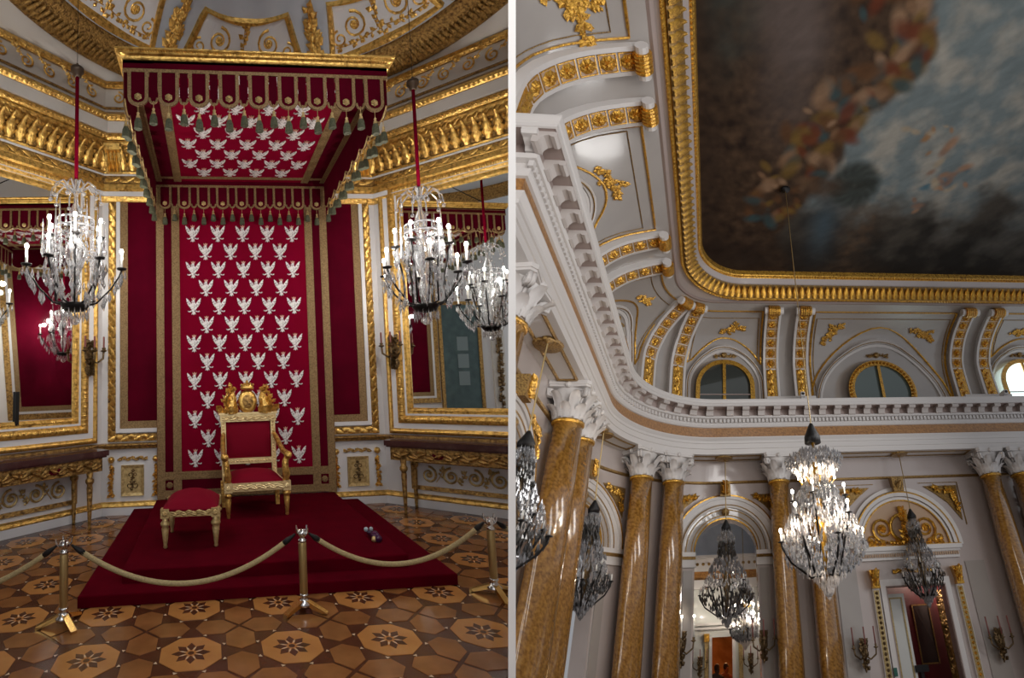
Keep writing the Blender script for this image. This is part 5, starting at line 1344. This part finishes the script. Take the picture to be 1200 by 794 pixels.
# ---- panels, lunettes and sprigs on the cove
def poly_fillet(pts, w, off, mt, nm, closed=False):
    b = MB(); P = pts + ([pts[0]] if closed else [])
    b.tube([HC(x, y, off) for x, y in P], w, 5); return part(hceil, nm, b, mt)
def lseg(x0, y0, x1, y1, step=.2):
    n = max(1, int(math.hypot(x1 - x0, y1 - y0) / step)); return [(x0 + (x1 - x0) * k / n, y0 + (y1 - y0) * k / n) for k in range(n + 1)]
def arcp(c, h, r, a0, a1, n=24): return [(c + r * cos(a0 + (a1 - a0) * k / n), h + r * sin(a0 + (a1 - a0) * k / n)) for k in range(n + 1)]
def lunette(c, hc, r, wide, glass, k_, name):
    fnc = lambda x, y, z: HC(x, y, z)
    hb = 7.0
    for ra, rb, o0, o1, mt in ((r, r + .10, .05, .10, 'stucco_white'), (r - .10, r - .02, .03, .05, 'stucco_white')):
        pts = lseg(c + ra, hb, c + ra, hc) + arcp(c, hc, ra, 0, PI)[1:] + lseg(c - ra, hc, c - ra, hb)[1:]; pt2 = lseg(c + rb, hb, c + rb, hc) + arcp(c, hc, rb, 0, PI)[1:] + lseg(c - rb, hc, c - rb, hb)[1:]
        b = MB(); m_ = len(pts)
        vs = [fnc(*p, 0) for p in pts] + [fnc(*p, o0) for p in pts] + [fnc(*p, o1) for p in pt2] + [fnc(*p, 0) for p in pt2]
        b.add(vs, [(q + j * m_, q + 1 + j * m_, q + 1 + (j + 1) * m_, q + (j + 1) * m_) for q in range(m_ - 1) for j in range(3)]); part(hceil, 'lunette_moulding', b, mt)
    poly_fillet(lseg(c + r + .05, hb, c + r + .05, hc) + arcp(c, hc, r + .05, 0, PI)[1:] + lseg(c - r - .05, hc, c - r - .05, hb)[1:], .014, .10, 'gold_dark', 'lunette_fillet')
    # the window itself, standing upright in the lunette
    ro, rg, wc = (1.30, 1.08, hc + .55) if wide else (r - .28, r - .40, hc - .12)
    fw = lambda x, y, z: HW(x, y, .34 + z)
    w_ = struct('window_%d' % k_, MB(fw).prism([(c + rg * cos(2 * PI * q / 32), wc + rg * sin(2 * PI * q / 32)) for q in range(32)] if wide else [(c + rg, hb)] + arcp(c, wc, rg, 0, PI) + [(c - rg, hb)], -.02, .0), glass, label=name)
    b = MB(fw)
    if wide:
        arc_band(b, fw, c, wc, rg, ro, .05, .05, 40, 0, 2 * PI, -.04)
    else:
        arc_band(b, fw, c, wc, rg - .02, ro + .02, .05, .05, 28, 0, PI, -.04)
        for s2 in (-1, 1): b.box(c + s2 * (rg - .02), c + s2 * (ro + .02), hb, wc, -.04, .05)
    wf = part(w_, 'window_frame', b, 'gold_hall')
    if wide:
        b = MB(fw)
        for q in range(52): a = 2 * PI * q / 52; rosette(b, lambda x, y, z: fw(x, y, z + .05), (c + (rg + ro) / 2 * cos(a), wc + (rg + ro) / 2 * sin(a)), .07, .05, 4)
        part(wf, 'gilt_knots', b, 'gold_hall', kind='stuff')
    b = MB(fw); b.box(c - .055, c + .055, hb, wc + rg, 0, .05); part(w_, 'mullion', b, 'gold_hall')
    b = MB(fw); b.box(c - rg, c + rg, wc - .35, wc - .31, 0, .03); part(w_, 'glazing_bar', b, 'stucco_shade')
    # gilt cartouche over the window
    b = MB(); yc = wc + ro + .22
    sprig(b, lambda x, y, z: fw(x, y, z), [(c - .42, yc - .03), (c - .1, yc + .02), (c + .1, yc + .02), (c + .42, yc - .03)], .15, 40, k_, .04); b.ball((c, yc, .05), .12, 9, 7, fw); part(w_, 'gilt_cartouche', b, 'gold_dark')
WN = 1
for c, hc, r, wide, gl, nm in ((-9.84, 8.2, 1.36, False, 'glass_dark', 'lunette window over the left bay'), (-4.73, 8.35, 1.2, False, 'glass_dark', 'lunette window in the rounded corner'), (.30, 8.13, 1.36, False, 'glass_dark', 'arched gilt lunette window left of the paired ribs'),
                        (6.20, 7.22, 2.42, True, 'glass_green', 'round gilt window in the wide lunette'), (12.15, 8.13, 1.36, False, 'daylight_glass', 'lunette window letting in daylight at the right edge')):
    lunette(c, hc, r, wide, gl, WN, nm); WN += 1
for (s0, s1, c, hc, r) in ((-11.5, -8.2, -9.84, 8.2, 1.62), (-6.3, -3.15, -4.73, 8.35, 1.45), (-1.18, 1.67, .30, 8.13, 1.62), (3.58, 9.0, 6.20, 7.22, 2.74), (10.9, 13.35, 12.15, 8.13, 1.62), (-17.4, -13.4, -15.4, 8.0, 1.5)):
    top = 10.16
    cr = s0 < 0 and s1 < 0 and s0 > -AL - .4
    fx = (lambda x, y: ((x - c) * (1 + (AR / max(.9, AR - cov(y, 0)[0]) - 1) * .35) + c) if cr else x)
    def side(x, sg):
        pts = []
        for q in range(14):
            y = 8.6 + (top - 8.6) * q / 13; pts.append((c + (x - c) * (1.0 if not cr else 1 + (AR / (AR - cov(y, 0)[0]) - 1) * .0), y))
        return pts
    dx = r - .1
    lo = hc + math.sqrt(max(.01, r * r - min(r * .98, abs(s1 - c)) ** 2))
    a_ = math.acos(min(.999, abs(s1 - c) / r)) if abs(s1 - c) < r else 0
    pts = lseg(s1, max(lo, 7.3), s1, top) + lseg(s1, top, s0, top)[1:] + lseg(s0, top, s0, max(lo, 7.3))[1:] + arcp(c, hc, r, PI - a_, a_)[1:]
    poly_fillet(pts, .028, .02, 'gold_hall', 'panel_fillet', closed=True)
    i0, i1 = s0 + .12, s1 - .12
    poly_fillet(lseg(i1, max(lo, 7.3) + .1, i1, top - .08) + lseg(i1, top - .08, i0, top - .08)[1:] + lseg(i0, top - .08, i0, max(lo, 7.3) + .1)[1:], .012, .012, 'gold_dark', 'panel_inner_fillet')
CL = [0]
for (a, h), (c2, h2) in zip(CV[:-1], CV[1:]): CL.append(CL[-1] + math.hypot(c2 - a, h2 - h))
def HCT(s, t, off):
    for k in range(len(CV) - 1):
        if t <= CL[k + 1] or k == len(CV) - 2:
            u = (t - CL[k]) / (CL[k + 1] - CL[k]); o0, h0 = CV[k]; o1, h1 = CV[k + 1]; L = CL[k + 1] - CL[k]
            return HW(s, h0 + (h1 - h0) * u - off * (o1 - o0) / L, o0 + (o1 - o0) * u + off * (h1 - h0) / L)
def cove_sprig(s, h, ang, size, seed):
    h = float(np.interp(h, [q[1] for q in CV], CL))
    ca, sa = cos(ang), sin(ang)
    b = MB(); P = [(-.6, -.15), (-.25, .10), (.15, .02), (.35, .15), (.62, .05)]
    sprig(b, HCT, [(s + size * (x * ca - y * sa), h + size * (x * sa + y * ca)) for x, y in P], .17 * size ** .5, 80, seed, .024)
    sprig(b, HCT, [(s + size * (x * ca - y * sa), h + size * (x * sa + y * ca)) for x, y in ((-.15, -.25), (0, .05), (.1, .2), (.3, .42))], .15 * size ** .5, 40, seed + 1, .02)
    part(hceil, 'gilt_sprig', b, 'gold_hall')
for s, h, a, z, sd in ((-10.1, 9.86, .2, .9, 1), (-14.2, 9.8, .3, 1.4, 2), (-4.73, 9.92, 0, .7, 3), (.55, 9.90, .1, .75, 4), (4.35, 9.83, .75, .9, 5), (7.9, 9.83, -.6, .9, 6), (12.0, 9.88, 0, .8, 7)):
    cove_sprig(s, h, a, z, sd)

# ---- floor of the hall and the room beyond the open arch
mb = MB(); mb.add([HP(-6, -3, FL), HP(16, -3, FL), HP(16, 32, FL), HP(-6, 32, FL)], [(0, 1, 2, 3)]); struct('floor_hall', mb, 'floor_hall', label='wooden floor of the great hall and the next room')
D2 = 20.0
def H2(u, h, o): return HP(u, D2 - o, h)
mb = MB(H2)
for x0, x1, h0, h1 in ((-4, -.02, FL, 4.2), (.68, 5, FL, 4.2), (-.02, .68, .30, 4.2)): mb.box(x0, x1, h0, h1, -.2, 0)
w2 = struct('wall_next_room', mb, 'door_white', label='white wall with doorway at the far end of the next room')
b = MB(H2); b.box(-4, 5, 2.38, 2.80, 0, .18); b.box(-4, 5, 2.80, 2.9, 0, .35); part(w2, 'white_frieze', b, 'stucco_white')
b = MB(H2)
for k in range(40): rosette(b, lambda x, y, z: H2(x, y, z + .18), (-3.5 + .21 * k, 2.62), .06, .03, 5)
part(w2, 'frieze_rosettes', b, 'gold_dark', kind='stuff')
b = MB(H2); b.box(-4, 5, 2.10, 2.38, 0, .14); part(w2, 'marble_band', b, 'frieze_marble')
b = MB(H2); b.box(-4, 5, 1.80, 2.10, 0, .2); part(w2, 'architrave', b, 'stucco_white')
b = MB(H2); b.box(-.9, 1.6, .54, .62, 0, .12); b.box(-.95, 1.65, .66, .74, 0, .2); part(w2, 'door_cornice', b, 'stucco_white')
for x in (-.20, .96):
    b = MB(H2); b.box(x - .07, x + .07, FL, .42, 0, .06); pl = part(w2, 'gilt_pilaster', b, 'gold_pale'); b = MB(H2); b.box(x - .09, x + .09, .18, .42, 0, .12); part(pl, 'gilt_capital', b, 'gold_hall')
for x in (-.07, .72): b = MB(H2); b.box(x - .05, x + .05, FL, .32, 0, .08); part(w2, 'door_jamb', b, 'stucco_white')
for u0 in (-2.6, 3.4):
    mb = MB(); mb.add([HP(u0, 16.6, FL), HP(u0, D2, FL), HP(u0, D2, 4.4), HP(u0, 16.6, 4.4)], [(0, 1, 2, 3)]); struct('wall_next_room_side', mb, 'plaster', label='side wall of the next room')
mb = MB(); n = 12
for k in range(n):
    a0, a1 = PI * k / n, PI * (k + 1) / n
    mb.add([HP(.4 - 3 * cos(a), d, 2.9 + 1.6 * sin(a)) for d, a in ((16.55, a0), (D2 + .05, a0), (D2 + .05, a1), (16.55, a1))], [(0, 1, 2, 3)])
struct('ceiling_next_room', mb, 'grey_blue_paint', label='grey vault of the next room')
mb = MB(H2); mb.prism([(.4 - 3 * cos(PI * k / 14), 2.85 + 1.6 * sin(PI * k / 14)) for k in range(15)], -.02, .02); struct('wall_next_room_lunette', mb, 'grey_blue_paint', label='grey lunette wall over the far cornice of the next room')
# the warm room beyond, with two visitors
mb = MB(); 
for u0, d0, u1, d1 in ((-.6, 20.2, -.6, 29), (1.3, 20.2, 1.3, 29), (-.6, 29, 1.3, 29)): mb.add([HP(u0, d0, FL), HP(u1, d1, FL), HP(u1, d1, 1.2), HP(u0, d0, 1.2)], [(0, 1, 2, 3)])
mb.add([HP(-.6, 20.2, 1.2), HP(1.3, 20.2, 1.2), HP(1.3, 29, 1.2), HP(-.6, 29, 1.2)], [(0, 1, 2, 3)]); struct('wall_warm_room', mb, 'warm_room', label='warm lit brown room seen through the far doorway')
l = bpy.data.lights.new('warm_room_lamp', 'POINT'); l.energy = 230; l.color = (1, .62, .28); l.shadow_soft_size = .2; o = bpy.data.objects.new('warm_room_lamp', l); o.location = HP(.25, 24, .7); COL.objects.link(o)
l = bpy.data.lights.new('next_room_lamp', 'POINT'); l.energy = 45; l.color = (1, .95, .88); l.shadow_soft_size = .05; o = bpy.data.objects.new('next_room_lamp', l); o.location = HP(1.3, 18.4, .9); COL.objects.link(o)
def visitor(u, d, label, cloth):
    J = [(0, 0, .95), (0, 0, 1.15), (0, 0, 1.38), (0, 0, 1.48), (0, .01, 1.60), (0, .01, 1.70), (.19, 0, 1.38), (.24, .02, 1.10), (.25, -.06, .86), (-.19, 0, 1.38), (-.24, .02, 1.10), (-.25, -.06, .86), (.10, 0, .90), (.11, -.02, .48), (.11, .02, .05), (.11, -.12, .03), (-.10, 0, .90), (-.11, -.02, .48), (-.11, .02, .05), (-.11, -.12, .03)]
    Ed = [(0, 1), (1, 2), (2, 3), (3, 4), (4, 5), (2, 6), (6, 7), (7, 8), (2, 9), (9, 10), (10, 11), (0, 12), (12, 13), (13, 14), (14, 15), (0, 16), (16, 17), (17, 18), (18, 19)]
    Rd = [.15, .14, .14, .055, .09, .085, .06, .048, .035, .06, .048, .035, .085, .06, .042, .035, .085, .06, .042, .035]
    base = Vector(HP(u, d, FL)); me = bpy.data.meshes.new('person')
    me.from_pydata([Vector(HP(u + x, d + y, FL + z)) - base for x, y, z in J], Ed, [])
    o = bpy.data.objects.new('person', me); o.location = base; COL.objects.link(o); me.materials.append(M[cloth])
    sk = o.modifiers.new('skin', 'SKIN'); o.modifiers.new('smooth', 'SUBSURF').levels = 1
    for v, r in zip(me.skin_vertices[0].data, Rd): v.radius = (r, r)
    me.skin_vertices[0].data[0].use_root = True
    dg = bpy.context.evaluated_depsgraph_get(); me2 = bpy.data.meshes.new_from_object(o.evaluated_get(dg)); o.modifiers.clear(); o.data = me2
    tag(o, label, 'person'); LOCS[o] = base; ROOM[o] = 'H'
    b = MB(); b.ball((0, .02, 1.68), .105, 10, 8, lambda x, y, z: HP(u + x, d + y, FL + z), sz=1.1); part(o, 'hair', b, 'hair_dark', smooth=True)
visitor(.16, 22.0, 'dark-haired person in dark clothes standing in the far doorway, on the left', 'cloth_dark')
visitor(.50, 22.3, 'dark-haired person in brown clothes standing in the far doorway, on the right', 'cloth_warm')

# ---- wall sconces of the hall
def hall_sconce(u, h, d, sc, label, lit=False):
    f = lambda x, y, z: HP(u + sc * x, d - sc * z, h + sc * y)
    t = thing('wall_sconce', label, 'wall light', HP(u, d, h), 'hall wall sconces')
    b = MB(f); b.lathe([(.02, -.55), (.07, -.35), (.05, -.2), (.13, 0), (.14, .12), (.06, .2), (.09, .28), (0, .34)], (0, 0, 0), 10, lambda x, y, z: f(x, z, y * .6 + .08)); sprig(b, lambda x, y, z: f(x, y, z + .12), [(0, -.5), (0, -.1), (0, .25)], .16, 36, 5, .04); part(t, 'backplate', b, 'bronze', smooth=False)
    for q in (-1, 0, 1):
        pts = [(0, -.1, .12), (q * .15, -.22, .22), (q * .32, -.1, .26 + .1 * (q == 0)), (q * .34, .06, .26 + .1 * (q == 0))]
        b = MB(f); b.tube(pts, .025, 6); e = pts[-1]; b.lathe([(.02, .04), (.08, .08), (.03, .10), (.04, .16)], (e[0], 0, e[2]), 8, lambda x, y, z: f(x, z, y)) if False else b.add([(e[0] + r * cos(2 * PI * j / 8), y, e[2] + r * sin(2 * PI * j / 8)) for r, y in ((.02, .04), (.085, .08), (.03, .10), (.04, .16)) for j in range(8)], [(i * 8 + j, i * 8 + (j + 1) % 8, i * 8 + 8 + (j + 1) % 8, i * 8 + 8 + j) for i in range(3) for j in range(8)])
        ar = part(t, 'arm', b, 'bronze', smooth=True)
        b = MB(f); b.tube([(e[0], .16, e[2]), (e[0], .62, e[2])], .022, 7); part(ar, 'candle', b, 'candle_red' if not lit else 'candle', smooth=True)
        if lit: b = MB(f); b.ball((e[0], .67, e[2]), .035, 8, 6, sz=1.5); part(ar, 'bulb', b, 'bulb_warm', smooth=True)
hall_sconce(-.86, .12, 16.25, 1.0, 'bronze candle sconce on the left side of the open arch', True)
hall_sconce(1.42, .05, 16.25, .9, 'bronze candle sconce on the right side of the open arch')
hall_sconce(4.30, -.32, 16.40, .95, 'bronze three-candle sconce left of the white door')
hall_sconce(8.42, -.30, 16.40, 1.0, 'bronze three-candle sconce right of the white door')
hall_sconce(-.42, -.45, 19.9, .7, 'small bronze sconce left of the far doorway')
hall_sconce(1.28, -.45, 19.9, .7, 'small bronze sconce right of the far doorway')

# ---- crystal chandeliers of the hall
def hall_chandelier(u, d, top, bot, rad, hook, label, lit, seed, cable='brass_dull'):
    R = random.Random(seed); H = top - bot
    f = lambda x, y, z: HP(u + x, d + y, bot + z)
    t = thing('hall_chandelier', label, 'chandelier', HP(u, d, bot), 'hall chandeliers')
    cm = 'crystal_warm' if lit else 'crystal_grey'
    b = MB(f); b.tube([(0, 0, H), (0, 0, hook - bot)], .016 if not lit else .012, 5); part(t, 'suspension_cable', b, cable)
    b = MB(f); b.lathe([(.0, hook - bot - .12), (.10, hook - bot - .06), (.14, hook - bot - .01), (.0, hook - bot)], (0, 0, 0), 12); part(t, 'hook_cap', b, 'gold_dark' if not lit else 'black_iron', smooth=True)
    b = MB(f); hc = .42 if lit else .32
    b.lathe([(.17 if lit else .14, H - hc), (.165 if lit else .15, H - hc * .7), (.06, H - .06), (.03, H)], (0, 0, 0), 14); part(t, 'cover_cap', b, 'black_iron', smooth=True)
    b = MB(f); b.lathe([(.05, .25), (.07, H * .3), (.13, H * .38), (.05, H * .5), (.09, H * .62), (.04, H * .75), (.04, H * .95)], (0, 0, 0), 10); part(t, 'stem', b, 'gold_hall' if lit else 'bronze', smooth=True)
    def shape(z):                  # z 0..1 bottom to top -> radius share
        P = [(0, .02), (.08, .30), (.16, .62), (.24, .92), (.32, 1.0), (.42, .86), (.52, .70), (.62, .50), (.72, .34), (.80, .30), (.88, .34), (.94, .22), (1, .1)] if not lit else [(0, .02), (.06, .18), (.12, .48), (.18, .84), (.25, 1.0), (.34, .92), (.44, .76), (.54, .60), (.62, .42), (.67, .28), (.70, .28), (.74, .46), (.79, .76), (.84, .64), (.87, .34), (1, .34)]
        for (z0, r0), (z1, r1) in zip(P[:-1], P[1:]):
            if z <= z1: return r0 + (r1 - r0) * (z - z0) / (z1 - z0)
        return .1
    nt_ = 8 if lit else 6
    for k in range(nt_):
        b = MB()
        cnt = 260 if lit else 170
        for q in range(cnt):
            zz = (k + R.random()) / nt_; a = R.uniform(0, 2 * PI); r = rad * shape(zz * .87 if lit else zz) * (1 - .45 * R.random() ** 2)
            l = R.uniform(.10, .20); w = R.uniform(.016, .032)
            drop(b, (r * cos(a), r * sin(a), (zz * .87 if lit else zz) * (H - .28) + .14), l, w, f)
        part(t, 'crystal_tier', b, (cm, 'crystal_grey', 'crystal')[k % 3] if lit else ('crystal_grey', 'crystal_dark', 'crystal')[k % 3], kind='stuff')
    n = 12
    for k in range(n):
        a = 2 * PI * k / n + .13
        lv = k % 3; z1 = H * ((.28, .40, .52) if lit else (.28, .34, .40))[lv]; r1 = rad * ((1.0, .84, .64) if lit else (1.0, .86, .68))[lv]
        b = MB(f); b.tube([(r * cos(a), r * sin(a), z) for r, z in ((.08, H * .12), (rad * .35, H * .10), (r1 * .8, z1 - H * .10), (r1 * .98, z1 - .08), (r1, z1))], .020, 5); b.lathe([(0, z1), (.07, z1 + .015), (.03, z1 + .04)], (r1 * cos(a), r1 * sin(a), 0), 8); ar = part(t, 'arm', b, 'black_iron', smooth=True)
        b = MB(f); b.lathe([(.018, z1 + .04), (.018, z1 + .18), (0, z1 + .18)], (r1 * cos(a), r1 * sin(a), 0), 7); part(ar, 'candle', b, 'candle', smooth=True)
        if lit:
            b = MB(f); b.ball((r1 * cos(a), r1 * sin(a), z1 + .215), .030, 8, 6, sz=1.5); part(ar, 'bulb', b, 'bulb_warm', smooth=True)
    if lit:
        for k in range(8):
            a = 2 * PI * k / 8; z1 = H * .64; r1 = rad * .45
            b = MB(f); b.tube([(.05 * cos(a), .05 * sin(a), z1 - .1), (r1 * .7 * cos(a), r1 * .7 * sin(a), z1 - .15), (r1 * cos(a), r1 * sin(a), z1)], .015, 5); ar = part(t, 'arm', b, 'gold_hall', smooth=True)
            b = MB(f); b.ball((r1 * cos(a), r1 * sin(a), z1 + .16), .028, 8, 6, sz=1.5); b.tube([(r1 * cos(a), r1 * sin(a), z1), (r1 * cos(a), r1 * sin(a), z1 + .14)], .016, 6); part(ar, 'bulb', b, 'bulb_warm', smooth=True)
        for k in range(5):
            l = bpy.data.lights.new('hall_chandelier_light', 'POINT'); l.energy = 34 if rad > .6 else 10; l.color = (1, .88, .74); l.shadow_soft_size = .03
            o = bpy.data.objects.new('hall_chandelier_light', l); o.location = Vector(f(rad * .9 * cos(k * 1.257), rad * .9 * sin(k * 1.257), H * (.36 + .09 * (k % 3)))) - LOCS[t]; COL.objects.link(o); o.parent = t
    b = MB(f); b.ball((0, 0, .07), .07, 10, 8); b.tube([(0, 0, .1), (0, 0, .3)], .012, 5); part(t, 'glass_ball', b, 'crystal', smooth=True)
hall_chandelier(-3.22, 8.56, 3.42, .95, .62, 5.33, 'dark unlit chandelier at the parting wall, in front of the large column', False, 1)
hall_chandelier(-3.02, 13.32, 3.40, .72, .60, 5.33, 'dark unlit chandelier between the large column and the rounded corner', False, 2)
hall_chandelier(.40, 16.05, 3.36, .45, .78, 5.33, 'unlit crystal chandelier hanging in the open arch', False, 3)
hall_chandelier(6.40, 16.05, 3.48, .66, .66, 5.33, 'unlit crystal chandelier hanging before the white door', False, 4)
hall_chandelier(2.02, 9.50, 3.85, .62, .80, 10.95, 'big lit chandelier hanging from the painted ceiling', True, 5)
hall_chandelier(1.05, 18.6, 1.9, -.1, .50, 4.4, 'lit chandelier in the next room, partly behind the arch chandelier', True, 6)

# =================================================================== trim everything to its side of the parting wall
bpy.context.view_layer.update()
def clip_all():
    EY = np.array(EYE); NN = np.array(P_N)
    dead = []; done = {}
    for o in list(COL.objects):
        side = ROOM.get(o)
        if o.type != 'MESH' or side is None: continue
        me = o.data; n = len(me.vertices)
        if n == 0: dead.append(o); continue
        co = np.empty(n * 3, dtype=np.float32); me.vertices.foreach_get('co', co)
        mw = np.array(o.matrix_world); w = co.reshape(-1, 3) @ mw[:3, :3].T + mw[:3, 3]
        sg = -1 if side == 'L' else 1
        d = sg * ((w - EY) @ NN) - P_HALF * .9
        if d.min() >= 0: continue
        if d.max() <= 0: dead.append(o); continue
        if me.users > 1: me = me.copy(); o.data = me
        inv = o.matrix_world.inverted(); co_ = inv @ (EYE + P_N * (sg * P_HALF * .9)); no_ = (inv.to_3x3() @ (P_N * sg)).normalized()
        bm = bmesh.new(); bm.from_mesh(me)
        bmesh.ops.bisect_plane(bm, geom=bm.verts[:] + bm.edges[:] + bm.faces[:], plane_co=co_, plane_no=no_, clear_inner=True, clear_outer=False)
        if len(bm.faces) == 0: dead.append(o)
        bm.to_mesh(me); bm.free()
    ds = set(dead)
    for o in dead:
        for c in list(o.children):
            if c not in ds: c.parent = o.parent
    for o in dead: bpy.data.objects.remove(o, do_unlink=True)
    for o in list(COL.objects):
        if o.type == 'EMPTY' and not any(c.type == 'MESH' for c in o.children_recursive):
            for c in list(o.children_recursive): bpy.data.objects.remove(c, do_unlink=True)
            bpy.data.objects.remove(o, do_unlink=True)
clip_all()
